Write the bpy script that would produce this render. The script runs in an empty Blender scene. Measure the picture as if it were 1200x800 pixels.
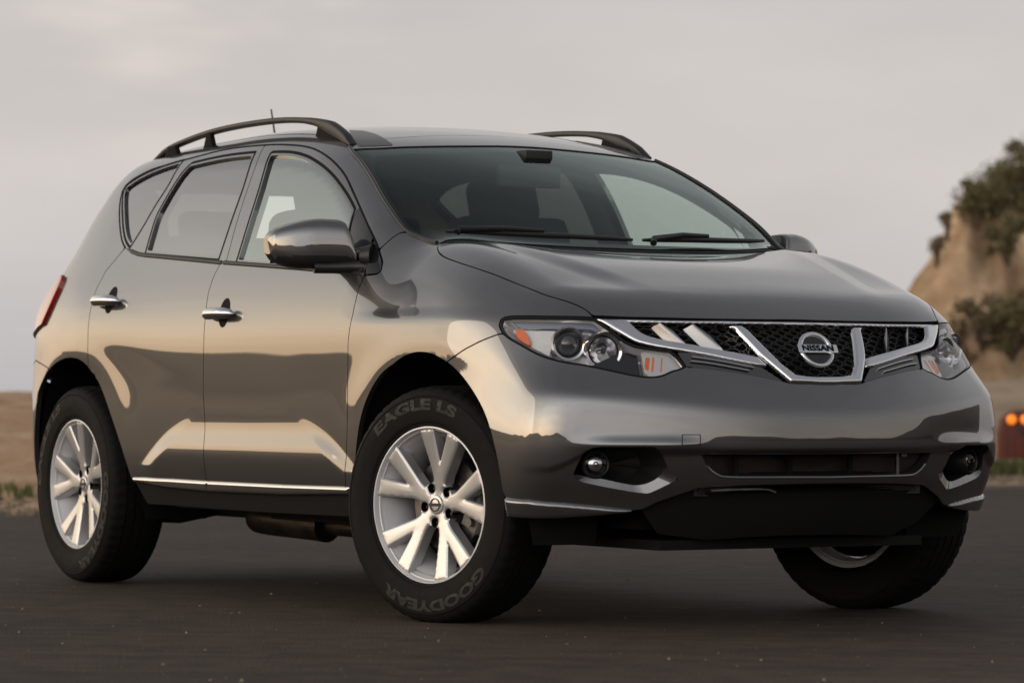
import bpy, bmesh, math, random
import numpy as np
from mathutils import Vector, Matrix

# ---------------------------------------------------------------- camera, sky, sun, exposure
scene = bpy.context.scene
col = scene.collection
cam_data = bpy.data.cameras.new("camera")
cam = bpy.data.objects.new("camera", cam_data); col.objects.link(cam)
scene.camera = cam
CAM = Vector((9.67931, -6.341478, 0.69994))
yaw, pitch, roll = 2.6075114, 0.0175284, 0.0021596
fwd = Vector((math.cos(yaw)*math.cos(pitch), math.sin(yaw)*math.cos(pitch), math.sin(pitch)))
rgt = fwd.cross(Vector((0, 0, 1))).normalized(); up = rgt.cross(fwd)
r2 = rgt*math.cos(roll) + up*math.sin(roll); u2 = up*math.cos(roll) - rgt*math.sin(roll)
cam.matrix_world = Matrix(((r2.x, u2.x, -fwd.x, CAM.x), (r2.y, u2.y, -fwd.y, CAM.y), (r2.z, u2.z, -fwd.z, CAM.z), (0, 0, 0, 1)))
cam_data.sensor_width = 36.0
cam_data.lens = 4084.818/1200*36
cam_data.clip_start = .1
cam_data.clip_end = 5000
cam_data.dof.use_dof = True
cam_data.dof.focus_distance = 11.5
cam_data.dof.aperture_fstop = 4.2

world = bpy.data.worlds.new("World"); scene.world = world
world.use_nodes = True
wn = world.node_tree.nodes; wl = world.node_tree.links
for n in list(wn): wn.remove(n)
SUN_EL, SUN_AZ = math.radians(7), math.radians(238)          # where the glow sits: behind the camera's left shoulder
sun_dir = Vector((math.cos(SUN_EL)*math.cos(SUN_AZ), math.cos(SUN_EL)*math.sin(SUN_AZ), math.sin(SUN_EL)))
def wnode(t, **kw):
    n = wn.new(t)
    for k, v in kw.items(): setattr(n, k, v)
    return n
sky = wnode('ShaderNodeTexSky', sky_type='NISHITA', sun_disc=False)
sky.sun_elevation = SUN_EL
sky.sun_rotation = math.pi/2 - SUN_AZ
sky.dust_density = 4.0; sky.air_density = 1.2; sky.ozone_density = 1.0
# thin evening overcast: a grey-lilac veil over the sky, warm towards the low sun
tc = wnode('ShaderNodeTexCoord')
dot = wnode('ShaderNodeVectorMath', operation='DOT_PRODUCT')
dot.inputs[1].default_value = Vector((math.cos(SUN_AZ), math.sin(SUN_AZ), 0))
wl.new(tc.outputs['Generated'], dot.inputs[0])
sep = wnode('ShaderNodeSeparateXYZ'); wl.new(tc.outputs['Generated'], sep.inputs[0])
elev = wnode('ShaderNodeValToRGB')
cr = elev.color_ramp
cr.elements[0].position = 0.0; cr.elements[0].color = (.485, .467, .480, 1)
cr.elements[1].position = 1.0; cr.elements[1].color = (.20, .20, .215, 1)
for p, c in ((.03, (.535, .508, .500, 1)), (.065, (.592, .552, .536, 1)), (.115, (.562, .524, .516, 1)), (.3, (.56, .54, .53, 1)), (.5, (.40, .395, .40, 1)), (.68, (.27, .27, .285, 1))):
    e = cr.elements.new(p); e.color = c
wl.new(sep.outputs['Z'], elev.inputs['Fac'])
warm = wnode('ShaderNodeValToRGB')
cw = warm.color_ramp
cw.elements[0].position = 0.0; cw.elements[0].color = (1.75, 1.20, .74, 1)
cw.elements[1].position = .85; cw.elements[1].color = (.26, .26, .27, 1)
for p, c in ((.08, (1.85, 1.40, .95, 1)), (.17, (1.50, 1.28, 1.0, 1)), (.28, (1.05, .98, .89, 1)), (.40, (.60, .585, .57, 1)), (.56, (.40, .395, .395, 1))):
    e = cw.elements.new(p); e.color = c
wl.new(sep.outputs['Z'], warm.inputs['Fac'])
fac = wnode('ShaderNodeMapRange'); fac.interpolation_type = 'SMOOTHSTEP'
fac.inputs['From Min'].default_value = .22; fac.inputs['From Max'].default_value = .92
wl.new(dot.outputs['Value'], fac.inputs['Value'])
mixw = wnode('ShaderNodeMix', data_type='RGBA')
dusk = wnode('ShaderNodeValToRGB')                            # the far side of the sky, away from the glow
cd = dusk.color_ramp
cd.elements[0].position = 0.0; cd.elements[0].color = (.62, .50, .40, 1)
cd.elements[1].position = 1.0; cd.elements[1].color = (.19, .19, .205, 1)
for p, c in ((.07, (.60, .52, .45, 1)), (.16, (.52, .48, .45, 1)), (.32, (.40, .39, .39, 1)), (.6, (.26, .26, .275, 1))):
    e = cd.elements.new(p); e.color = c
wl.new(sep.outputs['Z'], dusk.inputs['Fac'])
dot2 = wnode('ShaderNodeVectorMath', operation='DOT_PRODUCT')
dot2.inputs[1].default_value = (math.cos(math.radians(35)), math.sin(math.radians(35)), 0)
wl.new(tc.outputs['Generated'], dot2.inputs[0])
fac2 = wnode('ShaderNodeMapRange'); fac2.interpolation_type = 'SMOOTHSTEP'
fac2.inputs['From Min'].default_value = .35; fac2.inputs['From Max'].default_value = .95
wl.new(dot2.outputs['Value'], fac2.inputs['Value'])
mixd = wnode('ShaderNodeMix', data_type='RGBA')
wl.new(fac2.outputs['Result'], mixd.inputs['Factor']); wl.new(elev.outputs['Color'], mixd.inputs['A']); wl.new(dusk.outputs['Color'], mixd.inputs['B'])
wl.new(fac.outputs['Result'], mixw.inputs['Factor']); wl.new(mixd.outputs['Result'], mixw.inputs['A']); wl.new(warm.outputs['Color'], mixw.inputs['B'])
cl = wnode('ShaderNodeTexNoise'); cl.inputs['Scale'].default_value = 5.0; cl.inputs['Detail'].default_value = 5
cmap = wnode('ShaderNodeMapping'); cmap.inputs['Scale'].default_value = (1, 1, 4)
wl.new(tc.outputs['Generated'], cmap.inputs['Vector']); wl.new(cmap.outputs['Vector'], cl.inputs['Vector'])
crange = wnode('ShaderNodeMapRange'); crange.inputs['From Min'].default_value = .3; crange.inputs['From Max'].default_value = .7
crange.inputs['To Min'].default_value = .92; crange.inputs['To Max'].default_value = 1.08
wl.new(cl.outputs['Fac'], crange.inputs['Value'])
dot3 = wnode('ShaderNodeVectorMath', operation='DOT_PRODUCT')           # brighter cloud to the camera's right rear
dot3.inputs[1].default_value = (math.cos(math.radians(308)), math.sin(math.radians(308)), 0)
wl.new(tc.outputs['Generated'], dot3.inputs[0])
lobe = wnode('ShaderNodeMapRange'); lobe.interpolation_type = 'SMOOTHSTEP'
lobe.inputs['From Min'].default_value = .30; lobe.inputs['From Max'].default_value = 1.0
lobe.inputs['To Min'].default_value = 1.0; lobe.inputs['To Max'].default_value = 2.7
wl.new(dot3.outputs['Value'], lobe.inputs['Value'])
d4 = (fwd + rgt*((285-600)/4084.8) - up*((-50-400)/4084.8)).normalized()           # a sunlit cloud edge high on the left
dot4 = wnode('ShaderNodeVectorMath', operation='DOT_PRODUCT'); dot4.inputs[1].default_value = d4
wl.new(tc.outputs['Generated'], dot4.inputs[0])
cloud = wnode('ShaderNodeMapRange'); cloud.interpolation_type = 'SMOOTHSTEP'
cloud.inputs['From Min'].default_value = math.cos(math.radians(4.2)); cloud.inputs['From Max'].default_value = 1.0
cloud.inputs['To Min'].default_value = 0; cloud.inputs['To Max'].default_value = .75
wl.new(dot4.outputs['Value'], cloud.inputs['Value'])
cwisp = wnode('ShaderNodeMapRange'); cwisp.interpolation_type = 'SMOOTHSTEP'
cwisp.inputs['From Min'].default_value = .40; cwisp.inputs['From Max'].default_value = .66
wl.new(cl.outputs['Fac'], cwisp.inputs['Value'])
cmod = wnode('ShaderNodeMath', operation='MULTIPLY'); wl.new(cloud.outputs['Result'], cmod.inputs[0]); wl.new(cwisp.outputs['Result'], cmod.inputs[1])
mixc = wnode('ShaderNodeMix', data_type='RGBA'); mixc.inputs['B'].default_value = (1.0, .86, .70, 1)
wl.new(cmod.outputs['Value'], mixc.inputs['Factor']); wl.new(mixw.outputs['Result'], mixc.inputs['A'])
both = wnode('ShaderNodeMath', operation='MULTIPLY')
wl.new(crange.outputs['Result'], both.inputs[0]); wl.new(lobe.outputs['Result'], both.inputs[1])
cmul = wnode('ShaderNodeVectorMath', operation='SCALE')
wl.new(mixc.outputs['Result'], cmul.inputs[0]); wl.new(both.outputs['Value'], cmul.inputs['Scale'])
bg_sky = wnode('ShaderNodeBackground'); bg_sky.inputs['Strength'].default_value = .012
wl.new(sky.outputs['Color'], bg_sky.inputs['Color'])
bg_veil = wnode('ShaderNodeBackground'); bg_veil.inputs['Strength'].default_value = 1.06
wl.new(cmul.outputs['Vector'], bg_veil.inputs['Color'])
addw = wnode('ShaderNodeAddShader'); wl.new(bg_sky.outputs[0], addw.inputs[0]); wl.new(bg_veil.outputs[0], addw.inputs[1])
wout = wnode('ShaderNodeOutputWorld'); wl.new(addw.outputs[0], wout.inputs['Surface'])

sun_l = bpy.data.lights.new("sun", 'SUN'); sun = bpy.data.objects.new("sun", sun_l); col.objects.link(sun)
sun_l.energy = .6; sun_l.angle = math.radians(42); sun_l.color = (1.0, .86, .70)
sun.rotation_euler = sun_dir.to_track_quat('Z', 'Y').to_euler()

vs = scene.view_settings
vs.view_transform = 'Standard'; vs.look = 'None'; vs.exposure = 0.0; vs.gamma = 1.0; vs.use_curve_mapping = False
# ---------------------------------------------------------------- car body shape
# x forward (front axle at 0), y left, z up; w = |y|.  The skin is the zero level of body(x, w, z).
def spline(xk, yk):
    """natural cubic spline with linear extrapolation"""
    xk = np.asarray(xk, float); yk = np.asarray(yk, float); n = len(xk)
    h = np.diff(xk); A = np.eye(n); b = np.zeros(n)
    for i in range(1, n - 1):
        A[i, i-1] = h[i-1]; A[i, i] = 2*(h[i-1] + h[i]); A[i, i+1] = h[i]
        b[i] = 6*((yk[i+1]-yk[i])/h[i] - (yk[i]-yk[i-1])/h[i-1])
    M = np.linalg.solve(A, b)
    s0 = (yk[1]-yk[0])/h[0] - h[0]*M[1]/6
    s1 = (yk[-1]-yk[-2])/h[-1] + h[-1]*M[-2]/6
    def f(t):
        t = np.asarray(t, float)
        i = np.clip(np.searchsorted(xk, t) - 1, 0, n - 2)
        a = (xk[i+1]-t)/h[i]; c = (t-xk[i])/h[i]
        r = a*yk[i] + c*yk[i+1] + ((a**3-a)*M[i] + (c**3-c)*M[i+1])*h[i]**2/6
        r = np.where(t < xk[0], yk[0] + s0*(t-xk[0]), r)
        return np.where(t > xk[-1], yk[-1] + s1*(t-xk[-1]), r)
    return f

def sstep(a, b, t):
    t = np.clip((t-a)/(b-a), 0, 1)
    return t*t*(3-2*t)

def smax(a, b, k):
    h = np.maximum(k-np.abs(a-b), 0)/k
    return np.maximum(a, b) + h*h*k*.25

def smin(a, b, k):
    return -smax(-a, -b, k)

side_sec = spline([.30, .36, .42, .48, .515, .54, .57, .598, .622, .65, .71, .79, .87, .93, .975, 1.02, 1.10, 1.18, 1.26, 1.34, 1.42, 1.50, 1.58, 1.66],
                  [.888, .906, .921, .9315, .9345, .9340, .9298, .9258, .9244, .9241, .9243, .9249, .9256, .9246, .9203, .9130, .8935, .866, .836, .805, .772, .737, .699, .655])
side_flat = spline([.30, .42, .55, .68, .79, .87, .93, .975, 1.02, 1.10, 1.18, 1.26, 1.34, 1.42, 1.50, 1.58, 1.66],
                  [.890, .914, .9215, .9237, .9247, .9256, .9246, .9203, .9130, .8935, .866, .836, .805, .772, .737, .699, .655])
FRONT_T = spline([.3, .5, .66, .77, .88, .96, 1.1], [.03, .016, .022, .045, .066, .085, .10])
NOSE_X = spline([.25, .33, .42, .49, .545, .575, .61, .64, .665, .685, .71, .76, .86, .92, .965, 1.03], [.82, .862, .896, .9185, .9310, .9338, .9328, .9303, .9265, .9195, .9065, .877, .815, .779, .752, .70])
HOOD_Z = spline([-.75, -.36, -.1, .1, .3, .45, .54, .60, .65, .72, .80], [1.205, 1.197, 1.186, 1.166, 1.128, 1.090, 1.064, 1.038, 1.005, .952, .89])
ROOF_Z = spline([-3.4, -3.2, -2.9, -2.5, -2.1, -1.7, -1.4, -1.15, -.95, -.8], [1.61, 1.65, 1.685, 1.71, 1.72, 1.722, 1.702, 1.658, 1.608, 1.56])
REAR_X = spline([.3, .42, .5, .65, .8, .95, 1.1, 1.2, 1.3, 1.4, 1.5, 1.6, 1.7], [-3.72, -3.79, -3.82, -3.84, -3.81, -3.77, -3.72, -3.60, -3.47, -3.37, -3.28, -3.19, -3.10])

def side_w(x, z):
    sl = 1.9*np.clip(.585-z, -.10, .12)                       # its ends slant outwards going down
    b = sstep(-.66, -.82, x-sl)*sstep(-2.00, -1.84, x+sl)          # the pressed-in door flanks
    w = side_sec(z)*b + side_flat(z)*(1-b)
    d = np.maximum(z-.945, 0)
    w = w - .26*d*sstep(0, .06, d)*sstep(-.62, -.25, x)          # wing top falls away above the arch flare
    tf = np.maximum(x-.02, 0)/.5
    w = w - FRONT_T(z)*tf*tf
    tr = np.maximum(-2.75-x, 0)/.7
    w = w - (.075 + .03*sstep(1.0, 1.5, z))*tr*tr
    w = w - .020*sstep(1.15, 1.6, z)*(np.maximum(-1.7-x, 0)/1.2)**2
    for cx, a in ((-.02, .005), (-2.825, .005)):
        r = .5*np.hypot((x-cx)/.475, np.maximum(z-.56, 0)/.315)
        w = w + a*np.exp(-(np.maximum(r-.50, 0)/.10)**2)*sstep(.2, .4, z)*(1-.75*sstep(.22, .52, x))
    w = w + .012*np.exp(-((x+2.75)/.5)**2)*np.exp(-((z-1.02)/.16)**2)
    return w

def nose_x(w, z):
    x = NOSE_X(z - .045*(w/.75)**2*np.exp(-((z-.69)/.09)**2)) - .39*w*w
    z0 = .555 - .055*sstep(.74, .86, w)                      # the knee runs down towards the wheel
    rec = .026*sstep(z0+.008, z0-.016, z)*sstep(.93, .78, w)
    lip = .010*sstep(.47, .38, z)
    cheek = .013*np.exp(-((z-.572)/.022)**2)*sstep(.40, .56, w)*sstep(.84, .70, w)      # brow over the fog lamp
    return x - rec - lip + cheek

def hood_z(x, w):
    edge = .575 - .25*np.clip(x, -.3, .55)                     # the raised middle narrows towards the nose
    dome = .013*sstep(edge+.055, edge-.055, w)*sstep(.62, .25, x)
    wc = np.minimum(w, .86)
    return HOOD_Z(x) - .065*w*w - .10*np.maximum(w-.55, 0)**2 + dome - .007 + .085*sstep(.42, -.25, x)*(wc/.72)**2

def screen_x(w, z):
    return -.185 - 1.851*(z-1.2125) - .37*w*w + 1.05*(z-1.19)*(1.6-z)

def roof_z(x, w):
    return ROOF_Z(x) - (.108 - .02*sstep(-1.4, -2.0, x))*w*w

def rear_x(w, z):
    return REAR_X(z) + .33*w*w

def body(x, w, z):
    w = np.abs(w)
    side = w - side_w(x, z)
    nose = (x - nose_x(w, z))*.93
    rear = (rear_x(w, z) - x)*.95
    hood = z - hood_z(x, w)
    gh = smax((x - screen_x(w, z))*.475, z - roof_z(x, w), .05)
    top = smin(hood, gh, .05)
    k = .10 + .07*sstep(.72, .92, z)
    k = k - .07*sstep(1.15, 1.32, z) + .015*sstep(-1.0, -1.5, x)*sstep(1.2, 1.5, z)
    f = smax(top, nose, .09)
    f = smax(f, side, k)
    return smax(f, rear, .26 - .12*sstep(1.2, 1.45, z))

U0, UR, AX_Z, RF = .10, -3.20, .60, .80
def ray_of(U, V):
    """origin and direction of the skin ray (U along the flank and round the ends, V elevation)"""
    U = np.asarray(U, float); V = np.asarray(V, float)
    th = np.pi/2 - np.maximum(U-U0, 0)/RF + np.maximum(UR-U, 0)/RF
    ox = np.clip(U, UR, U0)
    return ox, np.cos(th)*np.cos(V), np.sin(th)*np.cos(V), np.sin(V)

def skin(U, V, off=0.):
    ox, dx, dw, dz = ray_of(U, V)
    lo = np.full(np.shape(ox), .12); hi = np.full(np.shape(ox), 1.9)
    for _ in range(34):
        m = .5*(lo+hi)
        inside = body(ox+dx*m, dw*m, AX_Z+dz*m) + off < 0
        lo = np.where(inside, m, lo); hi = np.where(inside, hi, m)
    m = .5*(lo+hi)
    return np.stack([ox+dx*m, dw*m, AX_Z+dz*m], -1)

def uv_of(P):
    P = np.atleast_2d(P); x, w, z = P[:, 0], P[:, 1], P[:, 2]
    ox = np.clip(x, UR, U0)
    th = np.arctan2(w, x-ox)
    U = np.where(x > U0, U0+(np.pi/2-th)*RF, np.where(x < UR, UR-(th-np.pi/2)*RF, x))
    return np.stack([U, np.arctan2(z-AX_Z, np.hypot(w, x-ox))], -1)

def skin_normal(P):
    P = np.atleast_2d(P); x, w, z = P[:, 0], np.abs(P[:, 1]), P[:, 2]; e = .0015
    n = np.stack([body(x+e, w, z)-body(x-e, w, z), body(x, w+e, z)-body(x, w-e, z), body(x, w, z+e)-body(x, w, z-e)], -1)
    n[:, 1] *= np.where(P[:, 1] < 0, -1., 1.)
    return n/np.linalg.norm(n, axis=1)[:, None]
D = {
  'hoodcut': [(-0.295,0.711,1.223), (-0.277,0.735,1.212), (-0.251,0.752,1.201), (-0.172,0.780,1.176), (-0.033,0.795,1.148), (0.084,0.794,1.125), (0.174,0.783,1.103), (0.259,0.771,1.079), (0.341,0.757,1.056), (0.416,0.740,1.033), (0.462,0.719,1.020), (0.505,0.695,1.005), (0.532,0.681,0.993), (0.549,0.673,0.984), (0.570,0.667,0.966)],
  'lip': [(0.570,0.667,0.966), (0.620,0.556,0.963), (0.663,0.396,0.961), (0.684,0.250,0.961), (0.693,0.096,0.961), (0.694,-0.035,0.961)],
  'doorgapF': [(-0.578,0.917,0.391), (-0.555,0.929,0.449), (-0.558,0.924,0.533), (-0.549,0.926,0.618), (-0.549,0.925,0.760), (-0.546,0.926,0.901), (-0.531,0.918,0.986), (-0.529,0.897,1.071), (-0.524,0.878,1.118)],
  'doorgapM': [(-1.671,0.903,0.350), (-1.634,0.921,0.421), (-1.632,0.933,0.550), (-1.658,0.924,0.733), (-1.651,0.925,0.917), (-1.659,0.915,1.009), (-1.677,0.897,1.090), (-1.675,0.878,1.148), (-1.655,0.858,1.200)],
  'pillarM': [(-1.655,0.858,1.200), (-1.609,0.858,1.200), (-1.638,0.804,1.343), (-1.656,0.751,1.469), (-1.673,0.705,1.567), (-1.717,0.644,1.644)],
  'doorgapR': [(-2.656,0.932,0.813), (-2.660,0.934,0.931), (-2.672,0.923,1.030), (-2.683,0.892,1.129), (-2.662,0.860,1.203), (-2.577,0.827,1.279)],
  'dlo': [(-0.453,0.864,1.123), (-0.445,0.855,1.135), (-0.467,0.839,1.164), (-0.524,0.823,1.209), (-0.580,0.815,1.257), (-0.739,0.782,1.365), (-0.920,0.736,1.472), (-1.020,0.716,1.517), (-1.107,0.701,1.549), (-1.201,0.686,1.576), (-1.299,0.672,1.598), (-1.404,0.663,1.614), (-1.500,0.658,1.623), (-1.611,0.654,1.632), (-1.712,0.652,1.637), (-1.864,0.649,1.641), (-2.078,0.647,1.641), (-2.344,0.658,1.624), (-2.538,0.664,1.611), (-2.670,0.668,1.600), (-2.757,0.679,1.581), (-2.804,0.686,1.567), (-2.841,0.695,1.548), (-2.852,0.706,1.525), (-2.825,0.727,1.486), (-2.766,0.757,1.429), (-2.650,0.802,1.337), (-2.605,0.815,1.309), (-2.561,0.823,1.288), (-2.487,0.834,1.265), (-2.417,0.839,1.252), (-2.349,0.842,1.245), (-2.020,0.851,1.221), (-1.632,0.861,1.193), (-1.349,0.868,1.175), (-1.003,0.876,1.152), (-0.662,0.884,1.128), (-0.527,0.879,1.118)],
  'glassF': [(-1.521,0.859,1.199), (-1.534,0.811,1.326), (-1.555,0.753,1.463), (-1.600,0.685,1.598), (-1.527,0.686,1.595), (-1.439,0.689,1.588), (-1.360,0.695,1.577), (-1.268,0.705,1.559), (-1.188,0.716,1.538), (-1.107,0.728,1.514), (-1.013,0.743,1.480), (-0.926,0.759,1.442), (-0.838,0.776,1.399), (-0.753,0.795,1.351), (-0.735,0.823,1.292), (-0.706,0.850,1.221), (-0.662,0.878,1.144), (-1.083,0.869,1.172)],
  'sail': [(-0.736,0.784,1.362), (-0.650,0.804,1.309), (-0.578,0.816,1.254), (-0.564,0.843,1.196), (-0.525,0.876,1.123), (-0.652,0.883,1.131), (-0.697,0.856,1.203), (-0.727,0.828,1.280), (-0.736,0.803,1.333)],
  'sailF': [(-0.567,0.817,1.245), (-0.525,0.825,1.206), (-0.474,0.840,1.164), (-0.450,0.854,1.138), (-0.458,0.863,1.126), (-0.521,0.875,1.124), (-0.562,0.842,1.196)],
  'glassR': [(-2.349,0.835,1.263), (-2.366,0.806,1.332), (-2.381,0.775,1.405), (-2.366,0.750,1.460), (-2.343,0.725,1.515), (-2.316,0.703,1.562), (-2.279,0.681,1.598), (-2.022,0.677,1.609), (-1.745,0.680,1.607), (-1.705,0.744,1.484), (-1.693,0.798,1.358), (-1.685,0.852,1.217)],
  'glassQ': [(-2.804,0.724,1.495), (-2.830,0.708,1.524), (-2.825,0.699,1.544), (-2.695,0.681,1.581), (-2.562,0.670,1.602), (-2.394,0.663,1.617), (-2.399,0.713,1.537), (-2.444,0.753,1.450), (-2.476,0.788,1.373), (-2.520,0.821,1.295), (-2.581,0.809,1.321), (-2.641,0.792,1.360), (-2.725,0.759,1.427)],
  'archF': [(-0.565,0.901,0.335), (-0.500,0.926,0.450), (-0.495,0.925,0.506), (-0.468,0.928,0.613), (-0.431,0.929,0.684), (-0.377,0.929,0.745), (-0.306,0.930,0.795), (-0.224,0.930,0.826), (-0.155,0.930,0.849), (-0.081,0.931,0.861), (-0.020,0.931,0.861), (0.038,0.930,0.854), (0.094,0.929,0.838), (0.149,0.926,0.818), (0.203,0.923,0.789), (0.252,0.920,0.754), (0.296,0.918,0.717), (0.338,0.917,0.675), (0.374,0.917,0.625), (0.403,0.916,0.565), (0.423,0.912,0.499), (0.430,0.905,0.436), (0.418,0.890,0.362), (0.399,0.873,0.296)],
  'archR': [(-3.370,0.864,0.581), (-3.310,0.880,0.667), (-3.258,0.889,0.735), (-3.162,0.904,0.793), (-3.053,0.918,0.836), (-2.945,0.929,0.862), (-2.849,0.934,0.871), (-2.755,0.935,0.866), (-2.685,0.934,0.846), (-2.624,0.932,0.813), (-2.563,0.930,0.773), (-2.517,0.929,0.725), (-2.471,0.929,0.670), (-2.425,0.928,0.612), (-2.380,0.927,0.554), (-2.330,0.924,0.484), (-2.297,0.918,0.424), (-2.281,0.904,0.351), (-2.285,0.888,0.286)],
  'silltop': [(-2.299,0.917,0.414), (-1.943,0.918,0.407), (-1.627,0.918,0.406), (-1.045,0.918,0.407), (-0.533,0.921,0.410)],
  'chrome': [(-2.271,0.916,0.416), (-1.939,0.920,0.416), (-1.623,0.920,0.414), (-1.042,0.920,0.414), (-0.536,0.923,0.417), (-0.549,0.919,0.399), (-1.055,0.913,0.386), (-1.638,0.912,0.383), (-1.952,0.914,0.388), (-2.267,0.914,0.404)],
  'bumpgap': [(0.369,0.878,0.913), (0.336,0.893,0.903), (0.284,0.908,0.887), (0.223,0.919,0.867), (0.137,0.927,0.833), (0.104,0.929,0.817)],
  'rbumpgap': [(-3.301,0.879,0.865), (-3.111,0.912,0.836), (-2.993,0.922,0.802)],
  'lamp': [(0.355,0.873,0.942), (0.354,0.865,0.960), (0.371,0.852,0.966), (0.423,0.821,0.967), (0.480,0.779,0.966), (0.527,0.731,0.965), (0.567,0.678,0.963), (0.577,0.663,0.961), (0.607,0.641,0.937), (0.627,0.623,0.918), (0.653,0.602,0.893), (0.675,0.575,0.878), (0.699,0.529,0.870), (0.721,0.481,0.864), (0.738,0.467,0.847), (0.767,0.451,0.812), (0.766,0.475,0.802), (0.761,0.497,0.796), (0.758,0.530,0.783), (0.750,0.559,0.778), (0.732,0.596,0.780), (0.712,0.630,0.787), (0.675,0.683,0.801), (0.636,0.735,0.814), (0.589,0.783,0.824), (0.529,0.823,0.843), (0.452,0.854,0.878), (0.391,0.871,0.907), (0.367,0.874,0.926)],
  'grille': [(0.579,0.660,0.960), (0.640,0.506,0.958), (0.688,0.253,0.956), (0.699,0.002,0.957), (0.688,-0.238,0.958), (0.584,-0.647,0.962)],
  'wsedge': [(-1.086,0.635,1.589), (-1.015,0.656,1.560), (-0.947,0.668,1.532), (-0.866,0.685,1.495), (-0.774,0.705,1.446), (-0.687,0.724,1.396), (-0.613,0.736,1.354), (-0.545,0.743,1.312), (-0.503,0.743,1.284), (-0.464,0.739,1.263), (-0.404,0.724,1.242), (-0.320,0.716,1.224)],
  'apgap': [(-0.519,0.822,1.207), (-0.490,0.757,1.265)],
  'wstop': [(-1.079,0.639,1.586), (-1.055,0.634,1.581), (-1.028,0.564,1.587), (-1.012,0.471,1.594), (-0.992,0.345,1.601), (-0.980,0.214,1.606), (-0.981,0.074,1.611)],
  'roofseam': [(-1.147,0.535,1.626), (-1.132,0.433,1.633), (-1.141,0.332,1.644), (-1.146,0.210,1.652), (-1.150,0.081,1.657), (-1.160,-0.031,1.660)],
  'wingA': [(0.581,0.659,0.959), (0.624,0.571,0.952), (0.640,0.562,0.936), (0.659,0.547,0.917), (0.679,0.522,0.903), (0.696,0.489,0.894), (0.721,0.431,0.884), (0.759,0.333,0.866), (0.784,0.255,0.852), (0.799,0.207,0.842), (0.821,0.188,0.816), (0.821,0.203,0.815), (0.794,0.293,0.830), (0.766,0.369,0.846), (0.736,0.444,0.859), (0.709,0.504,0.869), (0.687,0.546,0.878), (0.670,0.572,0.887), (0.643,0.602,0.909), (0.615,0.630,0.932)],
  'drl': [(0.732,0.460,0.857), (0.745,0.424,0.855), (0.775,0.344,0.842), (0.802,0.267,0.827), (0.822,0.207,0.812), (0.833,0.193,0.801), (0.862,0.152,0.768), (0.859,0.166,0.769), (0.834,0.257,0.786), (0.805,0.348,0.800), (0.781,0.411,0.810), (0.769,0.447,0.811)],
  'slatA': [(0.647,0.508,0.950), (0.659,0.475,0.946), (0.688,0.446,0.921), (0.725,0.424,0.881), (0.705,0.476,0.887)],
  'slatB': [(0.676,0.407,0.945), (0.685,0.369,0.943), (0.723,0.334,0.908), (0.771,0.309,0.857), (0.751,0.365,0.867)],
  'vee': [(0.708,0.254,0.936), (0.713,0.213,0.935), (0.729,0.198,0.921), (0.756,0.184,0.894), (0.791,0.163,0.857), (0.824,0.141,0.819), (0.853,0.107,0.785), (0.858,0.072,0.781), (0.860,0.019,0.780), (0.859,-0.064,0.781), (0.874,-0.053,0.760), (0.874,0.061,0.759), (0.868,0.134,0.761), (0.843,0.161,0.793), (0.798,0.201,0.843), (0.752,0.226,0.893), (0.723,0.239,0.923)],
  'veeL': [(0.707,-0.264,0.936), (0.704,-0.307,0.934), (0.720,-0.295,0.919), (0.772,-0.240,0.869), (0.824,-0.185,0.814), (0.864,-0.142,0.767), (0.871,-0.097,0.761), (0.874,-0.053,0.760), (0.859,-0.064,0.781), (0.855,-0.093,0.784), (0.843,-0.125,0.797), (0.813,-0.166,0.830), (0.763,-0.216,0.882)],
  'fog': [(0.652,0.780,0.479), (0.657,0.780,0.497), (0.663,0.776,0.513), (0.672,0.770,0.532), (0.699,0.771,0.549), (0.712,0.761,0.560), (0.724,0.747,0.565), (0.771,0.667,0.565), (0.809,0.590,0.565), (0.792,0.563,0.547), (0.783,0.549,0.522), (0.781,0.541,0.497), (0.774,0.543,0.479), (0.762,0.559,0.462), (0.745,0.583,0.448), (0.731,0.610,0.444), (0.711,0.659,0.453), (0.690,0.707,0.465), (0.670,0.747,0.472)],
  'fogcut': [(0.650,0.785,0.481), (0.657,0.780,0.500), (0.664,0.777,0.515), (0.673,0.770,0.534), (0.700,0.772,0.551), (0.712,0.761,0.561), (0.724,0.747,0.566), (0.772,0.667,0.567), (0.809,0.590,0.567), (0.794,0.559,0.547), (0.787,0.539,0.521), (0.787,0.523,0.495), (0.792,0.492,0.470), (0.767,0.532,0.446), (0.740,0.570,0.424), (0.725,0.607,0.428), (0.700,0.668,0.439), (0.677,0.720,0.450), (0.657,0.763,0.462)],
  'rooftri': [(-1.386,0.480,1.675), (-1.341,0.448,1.672), (-1.232,0.455,1.653), (-1.115,0.476,1.624), (-1.035,0.490,1.599), (-1.047,0.554,1.595), (-1.069,0.610,1.592), (-1.135,0.589,1.615)],
  'slot': [(0.833,0.439,0.544), (0.862,0.339,0.544), (0.889,0.215,0.543), (0.902,0.113,0.543), (0.882,0.099,0.469), (0.858,0.273,0.471), (0.843,0.338,0.472), (0.835,0.368,0.475), (0.831,0.397,0.489), (0.829,0.417,0.508)],
  'slot2': [(0.811,0.396,0.436), (0.845,0.264,0.436), (0.869,0.089,0.435), (0.858,0.081,0.412), (0.835,0.257,0.414), (0.808,0.372,0.416)],
  'strip': [(0.439,0.900,0.410), (0.538,0.873,0.405), (0.607,0.794,0.396), (0.657,0.702,0.387), (0.703,0.602,0.374), (0.697,0.607,0.366), (0.648,0.696,0.356), (0.593,0.785,0.349), (0.517,0.861,0.347), (0.435,0.885,0.350)],
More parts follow.
